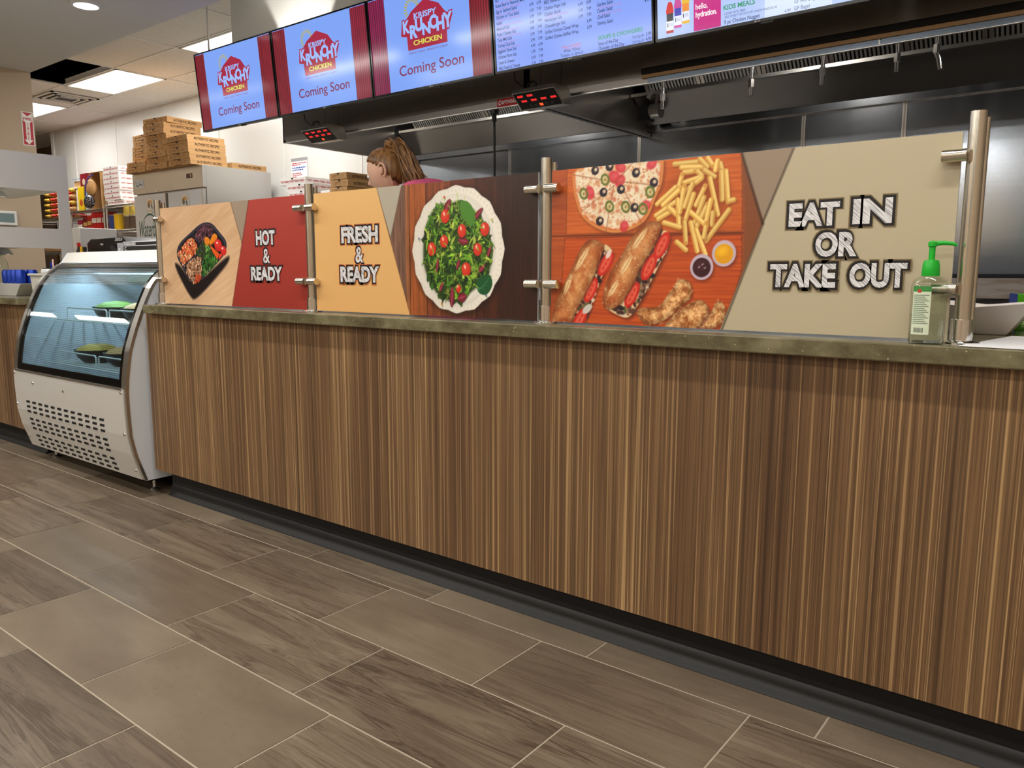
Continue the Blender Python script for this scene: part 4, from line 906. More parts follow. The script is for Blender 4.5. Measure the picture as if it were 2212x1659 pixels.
m = MB(o); m.cyl((.42, 3.33, 2.16), (.50, 3.33, 2.16), .05, 'steel_dark', n=20); m.box(.345, 3.28, 2.10, .425, 3.38, 2.2, 'black_plastic'); m.tube([(.46, 3.33, 2.2), (.5, 3.28, 2.27), (.52, 3.28, 2.5)], .012, 'steel_dark'); m.cyl((.44, 3.26, 2.235), (.485, 3.26, 2.3), .02, 'chrome', n=12); m.build('hood_lamp', h2, 40)
for x, z0, lb in ((-.39, 1.25, 'black power cord hanging straight down from the left hood, behind the salad panel'), (-1.352, 1.55, 'black power cord hanging from the left hood just behind the person')):
    t = thing('power_cord', lb, 'cord', (x, 2.6, z0)); m = MB(t.location); m.tube([(x, 2.6, z0), (x + .003, 2.6, 1.9), (x, 2.6, 2.15)], .0085, 'black_matte', 10); m.build('cable', t, 40)
    m = MB(t.location); m.box(x - .022, 2.578, 2.13, x + .022, 2.622, 2.19, 'black_plastic'); m.cyl((x, 2.6, 2.08), (x, 2.6, 2.13), .016, 'black_plastic'); m.cyl((x, 2.6, 2.19), (x, 2.6, 2.70), .005, 'black_matte'); m.build('connector', t)

# ------------------------------------------------------------------ kitchen timers under the screens
def timer(x, label, seed):
    t = thing('kitchen_timer', label, 'timer', (x, 1.9, 1.97), 0, 'red lit timers under the screens'); o = t.location; rng = random.Random(seed); w = .29
    pr = [(1.86, 2.035), (1.87, 2.055), (2.0, 2.055), (2.03, 2.0), (2.03, 1.968), (1.955, 1.962)]
    m = MB(o); m.prism(pr, x, x + w, 'steel_plain'); m.build('case', t)
    a = Vector((x, 1.8605, 2.033)); V = Vector((0, 1.955 - 1.86, 1.962 - 2.035)).normalized(); N = X.cross(V) * -1
    N = Vector((0, V.z, -V.y)); fr = (a, X, V, N)
    m = MB(o); m.rect(fr, .006, .006, w - .006, .114, .001, 'black_gloss'); m.build('face', t)
    for r in range(2):
        for cix in range(4):
            u = .028 + cix * .066 + r * .01; v = .018 + r * .033
            if rng.random() < .12: continue
            m = MB(o); m.rect(fr, u - .003, v - .003, u + .042, v + .017, .0014, 'dark_grey'); m.text((fr[0], fr[1], -fr[2], fr[3]), rng.choice(['00:00', '10:45', '05:20', '12:30']) if 0 else '00:00', .002, 'red_led', None, (u, -v - .014, u + .036, -v), bold=.03); m.build('digits', t)
    for k in range(5):
        m = MB(o); m.rect(fr, .07 + k * .036, .086, .094 + k * .036, .104, .0016, 'orange_led' if k == 2 else 'dark_grey'); m.build('button', t)
    m = MB(o); m.tube([(x + .06, 1.93, 2.055), (x + .03, 1.93, 2.08), (x - .02, 1.92, 2.12), (x - .02, 1.9, 2.2), (x - .02, 1.88, 2.27)], .003, 'black_matte', 6); m.tube([(x + .09 + .03 * math.cos(q * .6), 1.93 + .012 * math.sin(q), 2.085 + .02 * math.sin(q * .6)) for q in range(22)], .003, 'black_matte', 6); m.build('cable', t)
    m = MB(o)
    for xx in (x + .1, x + .24): m.cyl((xx, 2.0, 2.04), (xx, 2.0, 2.27), .0015, 'dark_grey', n=6)
    m.build('hanger', t)
timer(-1.55, 'red lit digital timer hanging below the second screen from the left', 1); timer(.34, 'red lit digital timer hanging below the blue sandwich menu', 2)

# ------------------------------------------------------------------ curved glass deli case
CL, CR = -1.69, -.42
PROF = [(.30, 1.155), (.262, 1.10), (.215, 1.065), (.170, 1.030), (.131, .982), (.097, .914), (.0695, .851), (.046, .793), (.028, .742), (.011, .691), (-.002, .625), (-.012, .561), (-.018, .497), (-.018, .413), (-.014, .294), (.0036, .2005), (.0465, .071)]
def prof_at(z):
    for (y0, z0), (y1, z1) in zip(PROF, PROF[1:]):
        if z0 >= z >= z1: return y0 + (y1 - y0) * (z0 - z) / (z0 - z1)
def strip(m, x0, x1, z0, z1, off, th, mt, n=24):
    """band that follows the curved front: outer face at off (in front of the profile), thickness th"""
    zs = [z0 + (z1 - z0) * k / n for k in range(n + 1)]
    for a, b in zip(zs, zs[1:]):
        ya, yb = prof_at(a) - off, prof_at(b) - off
        m.hexa([(x0, yb, b), (x1, yb, b), (x1, yb + th, b), (x0, yb + th, b), (x0, ya, a), (x1, ya, a), (x1, ya + th, a), (x0, ya + th, a)], mt)
dc = thing('deli_case', 'curved glass refrigerated deli case at the left end of the counter', 'display case', ((CL + CR) / 2, .4, 0)); o = dc.location
outline = PROF + [(.90, .071), (.90, 1.155)]
for x0, x1 in ((CL, CL + .03), (CR - .03, CR)):
    m = MB(o); m.prism(outline, x0, x1, 'case_white'); m.build('side_panel', dc, 30)
    m = MB(o); e = .0; a, b = (x0 - .002, x1 + .004) if x0 == CL else (x0 - .012, x1 + .003); strip(m, a, b, 1.09, .075, .006, .014, 'steel_plain', 60); m.build('edge_trim', dc, 40)
m = MB(o); m.prism([(.258, 1.098), (.300, 1.156), (.90, 1.156), (.90, 1.10), (.33, 1.098)], CL + .12, CR - .005, 'steel_satin'); m.prism([(.258, 1.098), (.300, 1.156), (.90, 1.156), (.90, 1.10)], CL + .03, CL + .12, 'steel_satin'); m.build('top_cap', dc)
m = MB(o); strip(m, CL + .034, CR - .034, 1.095, .54, .002, .005, 'case_glass', 60); m.build('front_glass', dc, 60)
m = MB(o)
strip(m, CL + .03, CL + .068, 1.095, .515, .004, .012, 'black_gloss'); strip(m, CR - .068, CR - .03, 1.095, .515, .004, .012, 'black_gloss'); strip(m, CL + .068, CR - .068, 1.095, 1.068, .004, .012, 'black_gloss', 4); strip(m, CL + .068, CR - .068, .552, .515, .004, .012, 'black_gloss', 4)
m.build('glass_gasket', dc, 40)
m = MB(o); strip(m, CL - .002, CR - .02, .510, .075, .010, .008, 'steel_satin', 40); m.box(CL + .02, prof_at(.51) - .014, .507, CR - .03, prof_at(.51) + .01, .516, 'steel'); gp = m.build('grille_panel', dc, 40)
for g in range(3):
    for r in range(3):
        z = .345 - .098 * g - .027 * r
        for k in range(12):
            x = CL + .16 + .008 * (g * 3 + r) * 0 + k * .078; y = prof_at(z) - .0112; m = MB(o)
            sl = (prof_at(z - .01) - prof_at(z + .01)) / .02
            pts = [(-.024, -.0065), (.018, -.0065), (.024, 0), (.024, .0065), (-.018, .0065), (-.024, 0)]
            m.poly([(x + a, y - sl * b, z + b) for a, b in pts], 'black_matte')
            if g == 0 and r == 0 and k == 0: SL = MB(o)
            SL.poly([(x + a, y - sl * b, z + b) for a, b in pts], 'black_matte')
so = SL.build('vent_slots', gp); so.parent = gp
for x, z in ((CL + .012, .495), (CR - .035, .495), (CL + .25, .455), (CL + .62, .445), (CL + .012, .32), (CR - .035, .30), (CL + .02, .13), (CR - .04, .12)):
    m = MB(o); m.lathe([(.008, 0), (.0065, .004), (.001, .0055)], (0, 0, 0), 'chrome', 12)
    m.v = [Vector((x + p.x, prof_at(z) - .0105 - p.z, z + p.y)) for p in m.v]; m.build('screw', dc, 40)
m = MB(o); m.box(CL + .03, .18, .30, CR - .03, .88, .335, 'case_white'); m.box(CL + .03, .86, .335, CR - .03, .89, 1.10, 'case_white'); m.prism([(.05, .30), (.01, .515), (.03, .53), (.18, .335), (.18, .30)], CL + .03, CR - .03, 'case_white'); m.box(CL + .03, .10, .075, CR - .03, .88, .30, 'black_matte')
m.build('liner', dc)
m = MB(o); m.prism([(.40, 1.03), (.43, .99), (.80, .93), (.84, 1.03)], CL + .45, CR - .04, 'case_white'); m.build('evaporator', dc)
m = MB(o); m.box(CL + .05, .335, 1.085, CR - .05, .37, 1.096, 'led_white'); m.box(CL + .05, .41, 1.032, CR - .05, .425, 1.042, 'led_white'); m.build('lamp_tube', dc)
area('case_lamp', ((CL + CR) / 2, .36, 1.075), 1.15, .03, 7.5, (.66, .83, 1.0), parent=dc)
m = MB(o); m.cyl((CR - .05, .25, .08), (CR - .05, .25, .02), .012, 'chrome', n=10)
for x, y in ((CR - .07, .12), (CL + .1, .12), (CR - .07, .8), (CL + .1, .8)):
    m = MB(o); m.box(x - .03, y - .03, .055, x + .03, y + .03, .072, 'black_matte'); m.cyl((x, y, .014), (x, y, .06), .010, 'steel', n=12); m.lathe([(.02, 0), (.022, .006), (.012, .016)], (x, y, 0), 'steel', 16); m.build('leg', dc, 40)
for z, y0 in ((.78, .20), (.545, .13)):
    m = MB(o); 
    for k in range(12): m.cyl((CL + .04, y0 + .05 * k, z), (CR - .04, y0 + .05 * k, z), .003, 'white_paint', n=6)
    for k in range(26): m.cyl((CL + .05 + k * .0468, y0, z - .003), (CL + .05 + k * .0468, y0 + .55, z - .003), .002, 'white_paint', n=6)
    m.build('wire_shelf', dc)
    for a, b in ((CL + .2, CL + .66), (CL + .69, CL + 1.15)):
        m = MB(o); m.tube([(a, y0 - .004, z + .004), (a, y0 - .004, z + .062), (a + .01, y0 - .004, z + .07), (b - .01, y0 - .004, z + .07), (b, y0 - .004, z + .062), (b, y0 - .004, z + .004)], .004, 'white_paint', 8); m.build('shelf_guard', dc, 40)
k = 0
for x, y, z, mt, lb, lid in ((CL + .42, .36, .783, 'food_green', 'green topped bowl on the upper deli case shelf, left one', 0), (CL + .70, .38, .783, 'food_tan', 'tan topped bowl in the middle of the upper deli case shelf', 0), (CL + .98, .36, .783, 'food_green', 'green topped bowl on the upper deli case shelf, right one', 0), (CL + .34, .28, .548, 'food_yellow', 'yellow salad bowl on the lower deli case shelf, left one', 0), (CL + .64, .30, .548, 'food_tan', 'tan salad bowl in the middle of the lower deli case shelf', 0), (CL + .96, .28, .548, 'food_green', 'green salad bowl on the lower deli case shelf, right one', 0)):
    t = thing('food_bowl', lb, 'bowl', (x, y, z), 0, 'bowls inside the deli case'); m = MB(); m.lathe([(.07, 0), (.10, .03), (.118, .07), (.120, .074), (.112, .07), (.02, .06)], (0, 0, 0), 'black_plastic', 28); m.build('bowl', t, 40)
    m = MB(); m.lathe([(.110, .066), (.09, .085), (.05, .10), (.002, .104)], (0, 0, 0), mt, 24); m.build('salad', t, 60)

# ------------------------------------------------------------------ left counter: hot food stand, cans, cups
hc = thing('hot_food_stand', 'stainless heated food stand with two openings on the left counter', 'food warmer', (-2.3, .2, WZ)); o = hc.location
m = MB(o); x0, x1 = -2.312, -2.30; ya, yb = -.03, .592
for y0, y1, z0, z1 in ((ya, yb, 1.555, 1.780), (ya + .06, yb - .068, 1.195, 1.320), (yb - .068, yb, WZ, 1.555), (ya, ya + .06, WZ, 1.555)): m.box(x0, y0, z0, x1, y1, z1, 'steel_satin')
m.build('end_frame', hc)
m = MB(o); m.box(-3.2, ya, 1.565, x0, yb, 1.775, 'steel_satin'); m.build('top_hood', hc)
m = MB(o); m.box(-3.2, ya, 1.21, x0, yb - .07, 1.305, 'steel_satin'); m.build('shelf', hc)
m = MB(o); m.box(-3.2, ya, WZ, -3.16, ya + .04, 1.58, 'steel_satin'); m.box(-3.2, yb - .04, WZ, -3.16, yb, 1.0, 'steel_satin'); m.build('rear_leg', hc)
for zt in (1.565, 1.21):
    for k in range(3):
        x = -2.52 - .24 * k; m = MB(o); m.lathe([(.095, -.055), (.097, -.053), (.075, -.02), (.02, 0), (.001, 0)], (x, .22, zt), 'chrome', 24); m.build('lamp_shade', hc, 40)
        m = MB(o); m.ball((x, .22, zt - .05), (.028, .028, .034), 'clear_plastic', 14, 10); m.build('bulb', hc, 60)
m = MB((-2.4, .2, WZ)); m.prism([(-2.8, WZ), (-2.205, WZ), (-2.125, WZ + .075), (-2.8, WZ + .075)], .2, .44, 'steel_satin', 'y'); tag(m.build('serving_tray', bevel=.003), 'low sloped steel tray below the hot food stand', 'tray')
for k in range(8):
    x = -2.235 - .066 * (k % 4); y = .245 + .067 * (k // 4); t = thing('drink_can', 'blue drink can, %s row, %s from the grey tub' % ('front' if k < 4 else 'back', ('first', 'second', 'third', 'fourth')[k % 4]), 'can', (x, y, WZ + .075), 0, 'blue cans on the left counter')
    m = MB(); m.lathe([(.024, 0), (.031, .006), (.0315, .07), (.026, .082), (.0255, .085)], (0, 0, 0), 'can_blue' if 'can_blue' in MATS else mat('can_blue', (26, 62, 168), .22, .35).name, 20); m.build('can', t, 40)
    m = MB(); m.lathe([(.0255, .084), (.022, .081), (.002, .0815)], (0, 0, 0), 'chrome', 20); m.build('lid', t, 40)
t = thing('plastic_tub', 'pale grey plastic tub on the left counter', 'tub', (-1.872, .28, WZ)); m = MB()
m.prism([(-.088, 0), (.088, 0), (.118, .128), (-.118, .128)], -.075, .075, 'plastic_grey', 'y'); m.box(-.130, -.085, .122, .130, .085, .137, 'plastic_grey'); m.build('tub', t, bevel=.006)
m = MB(); m.prism([(-.03, .137), (.085, .137), (.06, .163), (-.02, .163)], -.05, .05, 'case_white', 'y'); m.build('scoop', t, bevel=.008)
t = thing('straw_cup', 'dark rimmed cup holding a blue and a pink straw', 'cup', (-2.062, .36, WZ)); m = MB(); m.lathe([(.035, 0), (.045, .155), (.046, .157), (.042, .155), (.034, .01)], (0, 0, 0), 'clear_plastic', 24); m.build('cup', t, 40)
m = MB(); m.lathe([(.047, .138), (.049, .142), (.049, .168), (.046, .17)], (0, 0, 0), 'black_plastic', 24); m.build('rim', t, 40)
m = MB(); m.cyl((.0, 0, .02), (-.006, 0, .205), .005, 'can_blue', n=8); m.build('straw', t); m = MB(); m.cyl((.01, .01, .02), (.022, 0, .222), .005, mat('straw_pink', (236, 190, 186), .4).name, n=8); m.build('straw', t)
t = thing('water_bottle', 'clear green capped bottle at the far left behind the cans', 'bottle', (-2.66, .30, WZ + .075)); m = MB(); m.lathe([(.03, 0), (.032, .01), (.032, .13), (.013, .17), (.013, .185)], (0, 0, 0), 'clear_plastic', 20); m.build('bottle', t, 40); m = MB(); m.lathe([(.015, .178), (.015, .196), (.001, .198)], (0, 0, 0), 'green_plastic', 16); m.build('cap', t, 40)

# ------------------------------------------------------------------ on the tan wall
t = thing('fire_sign', 'red and white FIRE EXTINGUISHER sign with an arrow on the tan wall', 'sign', (-4.999, 1.375, 2.21)); o = t.location
RED = (184, 36, 48); fr = side(-4.998, 1.372, 2.208); m = MB(o); m.box(-5.0, 1.372, 2.208, -4.998, 1.472, 2.512, 'white_paint'); m.build('board', t)
m = MB(o); m.rect(fr, .008, .008, .092, .296, .0004, 'print', RED); W_ = (240, 236, 232)
m.flat(fr, [(.010, .294), (.05, .262), (.090, .294), (.090, .224), (.068, .206), (.068, .052), (.088, .052), (.05, .012), (.012, .052), (.032, .052), (.032, .206), (.010, .224)], .0008, 'print', W_)
m.build('printed_arrow', t); m = MB(o); m.text(fr, 'FIRE', .0012, 'print', RED, (.014, .228, .086, .252), bold=.03)
for k, ch in enumerate('EXTINGUISHER'): m.text(fr, ch, .0012, 'print', RED, (.043, .200 - .0125 * k - .010, .057, .200 - .0125 * k), bold=.02)
m.build('lettering', t)
t = thing('thermostat', 'white wall thermostat with a grey screen on the tan wall', 'thermostat', (-5.0, 1.2, 1.5)); o = t.location; m = MB(o); m.box(-5.0, 1.07, 1.47, -4.97, 1.26, 1.60, 'white_paint'); m.build('case', t, bevel=.008)
m = MB(o); m.box(-4.971, 1.09, 1.497, -4.968, 1.235, 1.578, mat('lcd_grey', (120, 140, 142), .25).name); m.build('display', t)
t = thing('wall_notice', 'white notice with red and blue lines on the kitchen wall', 'notice', (-3.78, 3.525, 1.85)); o = t.location; m = MB(o); m.box(-3.905, 3.522, 1.86, -3.638, 3.526, 2.233, 'paper'); m.build('sheet', t)
fr = front(-3.905, 3.5215, 1.86); m = MB(o); m.rect(fr, 0, .34, .267, .373, .0003, 'print', (150, 150, 152)); m.build('header', t); m = MB(o); rng = random.Random(2)
for v, q, n, h in ((.315, RED, 1.0, .010), (.298, RED, .55, .010), (.268, (60, 100, 180), .9, .012), (.246, (60, 100, 180), .7, .012), (.212, RED, .6, .010), (.195, RED, .62, .007), (.180, RED, .2, .007), (.165, RED, .5, .007), (.150, RED, .4, .007), (.135, RED, .3, .007), (.120, RED, .7, .007), (.088, (60, 100, 180), .8, .011), (.066, (60, 100, 180), .5, .011)):
    u = .015
    while u < .015 + .24 * n: w = rng.uniform(.012, .035); m.rect(fr, u, v, min(u + w, .255), v + h, .0003, 'print', q); u += w + .006
m.build('text_lines', t)

# ------------------------------------------------------------------ refrigerator
FX0, FX1, FY0, FY1, FZ = -5.52, -4.125, 2.63, 3.42, 2.10
rf = thing('reach_in_refrigerator', 'tall two door stainless refrigerator stacked with pizza boxes', 'refrigerator', ((FX0 + FX1) / 2, 3.0, 0)); o = rf.location
m = MB(o); m.box(FX0, FY0 + .04, .1, FX1, FY1, FZ, 'steel_matte'); m.build('body', rf, bevel=.004)
for x in (FX0 + .1, FX1 - .1):
    for y in (FY0 + .12, FY1 - .12): m = MB(o); m.cyl((x - .02, y, .05), (x + .02, y, .05), .05, 'black_plastic', n=20); m.box(x - .03, y - .03, .06, x + .03, y + .03, .1, 'steel_matte'); m.build('caster', rf, 40)
m = MB(o); m.box(FX0, FY0, 1.885, FX1, FY0 + .04, FZ, 'steel_matte'); m.build('top_panel', rf, bevel=.003)
for a, b in ((FX0 + .01, -4.845), (-4.80, FX1 - .03)):
    m = MB(o); m.box(a, FY0 + .0, .15, b, FY0 + .036, 1.87, 'case_white'); d = m.build('door', rf, bevel=.006)
    m = MB(o); m.box(b - .012 if a < -5 else b, FY0 - .004, .15, (b + .006) if a < -5 else b + .02, FY0 + .036, 1.87, 'steel_matte'); m.build('edge_strip', d)
    m = MB(o); xh = b - .03; m.box(xh - .012, FY0 - .045, 1.05, xh + .012, FY0 - .03, 1.45, 'steel'); m.box(xh - .008, FY0 - .03, 1.08, xh + .008, FY0, 1.1, 'steel'); m.box(xh - .008, FY0 - .03, 1.4, xh + .008, FY0, 1.42, 'steel'); m.build('handle', d, bevel=.003)
    cx = (a + b) / 2; fr = front(cx, FY0 - .0015, 1.755); m = MB(o); m.disc(fr, 0, 0, .088, .0002, 'print', (92, 104, 92), n=40); m.disc(fr, 0, .002, .085, .0004, 'print', (226, 224, 216), n=40)
    m.disc(fr, .005, .02, .055, .0006, 'print', (214, 168, 110), ry=.04, n=24, a0=.0, a1=PI); m.flat(fr, [(-.05, .0), (-.03, .035), (0, .03), (.01, -.01), (-.02, -.03)], .0008, 'print', (120, 110, 96)); m.flat(fr, [(.02, .01), (.045, .02), (.06, -.03), (.04, -.04)], .0008, 'print', (96, 104, 100)); m.rect(fr, -.04, -.058, .045, -.05, .0008, 'print', (190, 170, 130))
    m.build('round_emblem', d)
    m = MB(o); fr = front(cx, FY0 - .0015, 1.515); GR = (30, 84, 72)
    arc = [(-.17 + .30 * k / 14, .075 + .075 * math.sin(PI * k / 14) ** .8) for k in range(15)]; m.stroke(fr, arc, [.003 + .014 * math.sin(PI * k / 14) for k in range(15)], .0002, 'print', GR)
    arc = [(-.02 + .25 * k / 14, -.085 - .045 * math.sin(PI * k / 14)) for k in range(15)]; m.stroke(fr, arc, [.003 + .013 * math.sin(PI * k / 14) for k in range(15)], .0002, 'print', GR)
    m.text(fr, 'Waterboro', .0006, 'print', GR, (-.25, -.085, .27, .085), bold=-.004, shear=.35); m.text(fr, 'MARKET & CAFE', .0006, 'print', (190, 150, 60), (-.19, -.205, .22, -.150), bold=.01); m.build('lettering', d)
fr = front(FX0 + .05, FY0 - .0015, 1.95); m = MB(o); m.rect(fr, 0, 0, .19, .085, .0005, 'print', (214, 222, 228)); m.stroke(fr, [(.02, .07), (.03, .03), (.06, .018), (.10, .034), (.14, .036), (.165, .02)], .009, .0008, 'print', (50, 70, 100))
for k in range(5): m.text(fr, 'VANCO'[k], .0009, 'print', (120, 160, 206), (.05 + k * .024, .042, .069 + k * .024, .07))
m.build('maker_badge', rf)
m = MB(o); fr = front(-4.42, FY0 - .001, 1.985); m.rect(fr, 0, 0, .11, .045, .0005, 'print', (22, 18, 18)); m.rect(fr, .012, .01, .05, .036, .0008, 'print', (120, 40, 50)); m.rect(fr, .07, .008, .095, .04, .0008, 'print', (206, 180, 140)); m.build('control_display', rf)
for x in (-5.0, -4.72):
    m = MB(o); m.box(x - .012, FY0 - .008, 1.893, x + .012, FY0, 1.912, 'chrome'); m.build('latch', rf, bevel=.003)

# ------------------------------------------------------------------ pizza boxes
def pizza_box(w, d, h, kind):
    t = bpy.data.objects.new('pizza_box', None); COL.objects.link(t); t.empty_display_size = .05
    bm_, ink, fm = ('cardboard', 'ink_dark', (58, 36, 20)) if kind == 'brown' else ('box_white', 'ink_red', (186, 44, 52))
    m = MB(); m.box(-w / 2, 0, 0, w / 2, d, h - .004, bm_); m.build('tray', t, bevel=.002)
    m = MB(); m.box(-w / 2 - .001, -.0015, h - .022, w / 2 + .001, d, h, bm_)
    if kind == 'brown': m.box(-w / 2 - .0015, -.0025, .004, -w / 2 + .06, 0, h - .004, bm_); m.box(w / 2 - .10, -.0025, .004, w / 2 + .0015, 0, h - .004, bm_)
    m.build('lid', t, bevel=.001)
    m = MB(); fr = front(-w / 2, -.003, 0)
    m.flat(fr, [(w / 2 - .018, h - .001), (w / 2 + .018, h - .001), (w / 2 + .008, h - .014), (w / 2 - .008, h - .014)], .0002, 'cardboard_dark'); 
    if kind == 'brown': m.rect(fr, w * .25, 0, w * .62, .005, .0002, 'cardboard_dark')
    m.build('tuck_slot', t)
    m = MB()
    if kind == 'brown':
        m.text(side(w / 2 + .0012, 0, 0), 'AUTHENTIC RECIPES', .0006, 'ink_dark', None, (d * .17, h * .26, d * .83, h * .72), bold=.012)
        for c_ in range(4):
            for r_ in range(3): m.rect(front(-w / 2, -.0026, 0), w * (.12 + .2 * c_), h * (.66 - .17 * r_), w * (.12 + .2 * c_) + w * (.11 - .03 * ((c_ + r_) % 2)), h * (.66 - .17 * r_) + .0025, .0008, 'ink_soft')
    else:
        s_ = 'HOT \u2022 FRESH \u2022 PIZZA \u2022 PIZZA \u2022 PIZZA'; m.text(front(-w / 2, -.0018, 0), s_, .0006, 'ink_red', None, (w * .07, h * .36, w * .93, h * .62), bold=.025); m.text(side(w / 2 + .0012, 0, 0), s_, .0006, 'ink_red', None, (d * .07, h * .36, d * .93, h * .62), bold=.025)
    m.build('lettering', t)
    return t
PB = pizza_box(.405, .405, .0565, 'brown'); PW = pizza_box(.405, .405, .0565, 'white'); PS = pizza_box(.235, .355, .0615, 'brown'); used = set()
def place_box(src, x, y, z, rz, label, group):
    t = src if src.name not in used else dup(src)
    used.add(src.name); used.add(t.name); t.location = (x, y, z); t.rotation_euler = (0, 0, rz); tag(t, label, 'pizza box', group); return t
rng = random.Random(9); G = 'brown boxes on the refrigerator'; BH = .0568
ordn = ['bottom', 'second', 'third', 'fourth', 'fifth', 'sixth', 'seventh', 'eighth', 'top']
def ordname(k, n): return 'topmost' if k == n - 1 else ('lowest' if k == 0 else ordn[k] + ' from the bottom')
for k in range(5): place_box(PB, -4.385 - .004 * k, 2.545 - .004 * k + rng.uniform(-.004, .004), FZ + .001 + BH * k, rng.uniform(-.012, .012), 'brown pizza box in the front right stack on the refrigerator, %s' % ordname(k, 5), G)
for k in range(9): place_box(PB, -4.835 - .02 * (k > 5) + (.02 if k == 8 else 0) + rng.uniform(-.012, .012), 2.555 + rng.uniform(-.01, .01), FZ + .001 + BH * k, rng.uniform(-.02, .02) + (.08 if k == 8 else 0), 'brown pizza box in the tall middle stack on the refrigerator, %s' % ordname(k, 9), G)
for k in range(7): place_box(PB, -5.285 - (.0 if k > 1 else .02) + .006 * k + rng.uniform(-.008, .008), 2.60 + (.03 if k > 1 else -.03), FZ + .001 + BH * k, rng.uniform(-.02, .02), 'brown pizza box in the left stack on the refrigerator, %s' % ordname(k, 7), G)
place_box(PB, -4.345, 2.975, FZ + .001, .0, 'single brown pizza box at the back right of the refrigerator top', G)

# ------------------------------------------------------------------ wire shelving with stock
def rack(x0, x1, y0, y1, shelves, top, label, name='wire_rack'):
    t = thing(name, label, 'shelf', ((x0 + x1) / 2, (y0 + y1) / 2, 0)); o = t.location
    for x in (x0 + .015, x1 - .015):
        for y in (y0 + .015, y1 - .015):
            m = MB(o); m.cyl((x, y, 0), (x, y, top), .0135, 'steel_matte', n=10); m.build('post', t, 40)
    for z in shelves:
        m = MB(o)
        for y in (y0, y1):
            m.cyl((x0, y, z - .004), (x1, y, z - .004), .005, 'steel', n=6); m.cyl((x0, y, z - .034), (x1, y, z - .034), .004, 'steel', n=6); n = int((x1 - x0) / .045)
            for k in range(n): a = x0 + (x1 - x0) * k / n; m.cyl((a, y, z - .034), (a + .03, y, z - .004), .0035, 'steel', n=5, caps=False)
        for x in (x0, x1): m.cyl((x, y0, z - .006), (x, y1, z - .006), .005, 'steel', n=6); m.cyl((x, y0, z - .034), (x, y1, z - .034), .004, 'steel', n=6)
        for k in range(int((x1 - x0) / .03)): a = x0 + .03 * k; m.cyl((a, y0, z - .002), (a, y1, z - .002), .002, 'steel', n=4, caps=False)
        m.build('wire_shelf', t)
    return t
RA = rack(-8.0, -7.04, 3.0, 3.45, (.3, .95, 1.515, 1.842), 1.86, 'chrome wire rack holding cereal boxes and red cartons')
RB = rack(-7.0, -5.75, 3.0, 3.45, (.3, .95, 1.565, 1.872), 1.886, 'chrome wire rack holding the white pizza box stack')
RC = rack(-9.45, -8.1, 3.0, 3.45, (.3, .95, 1.34, 1.78), 2.0, 'wire rack of snack bags seen through the hot food stand')
for k in range(7): place_box(PW, -6.815 + rng.uniform(-.006, .006) + (.012 if k == 0 else 0), 3.015, 1.93 + .0575 * k, rng.uniform(-.012, .012), 'white pizza box in the stack on the wire rack, %s' % ordname(k, 7), 'white boxes on the wire rack')
place_box(PW, -6.74, 3.02, 1.873, .02, 'white pizza box under the white stack, set back to the right', 'white boxes on the wire rack')
for k in range(3): place_box(PW, -6.02 - .05 * (k == 2) + .02 * k, 3.03, 1.566 + .0575 * k, 0, 'white pizza box on the middle shelf beside the refrigerator, %s' % ordname(k, 3), 'white boxes beside the refrigerator')
def carton(name, x, y, z, w, d, h, cols, label, cat, group=None, txt=None, rz=0, tc=(250, 250, 245)):
    t = thing(name, label, cat, (x, y, z), rz, group); m = MB(); m.box(-w / 2, 0, 0, w / 2, d, h, 'satin', cols[0]); m.build('carton', t, bevel=.002)
    m = MB()
    for fr, L in ((front(-w / 2, -.0006, 0), w), (side(w / 2 + .0006, 0, 0), d)):
        if len(cols) > 1: m.rect(fr, L * .04, h * .06, L * .96, h * .46, .0003, 'print', cols[1])
        if len(cols) > 2: m.disc(fr, L * .5, h * .34, min(L, h) * .26, .0006, 'print', cols[2])
        if txt: m.text(fr, txt, .0008, 'print', tc, (L * .12, h * .6, L * .88, h * .82), bold=.02)
    if m.v: m.build('printed_front', t)
    return t
z = 1.8425
carton('cereal_box', -7.86, 3.06, z, .075, .22, .30, [(226, 222, 214), (236, 234, 228)], 'plain white cereal box at the left of the top shelf', 'box')
carton('cereal_box', -7.72, 3.04, z, .17, .07, .31, [(226, 190, 20), (226, 196, 30), (190, 80, 30)], 'yellow cereal box on the top shelf', 'box', txt='Nesquik' if 0 else None)
carton('cereal_box', -7.565, 3.05, z, .12, .07, .30, [(120, 172, 206), (226, 220, 190), (214, 60, 70)], 'light blue cereal box beside the yellow one', 'box')
carton('snack_box', -7.63, 3.05, z + .312, .20, .25, .16, [(128, 22, 36), (120, 26, 36), (200, 180, 150)], 'dark red snack box lying on the cereal boxes', 'box')
t = thing('open_snack_tray', 'open white and blue snack tray on top of the cereal boxes', 'box', (-7.86, 3.05, z + .3015)); m = MB(); m.box(-.11, 0, 0, .11, .2, .012, 'paper'); m.box(-.11, .19, 0, .11, .2, .12, 'paper'); m.build('tray', t); m = MB(); m.prism([(.0, .11), (.2, .16), (.2, .165), (.0, .115)], -.11, .11, 'satin', 'x', (70, 130, 190)); m.build('flap', t); m = MB()
for k in range(4): m.box(-.09 + .045 * k, .02, .012, -.05 + .045 * k, .17, .09, 'cardboard')
m.build('snack_packs', t)
t = thing('open_carton', 'tipped open brown carton beside the white pizza boxes', 'box', (-7.26, 3.02, z)); m = MB(); w, d, h = .30, .36, .46
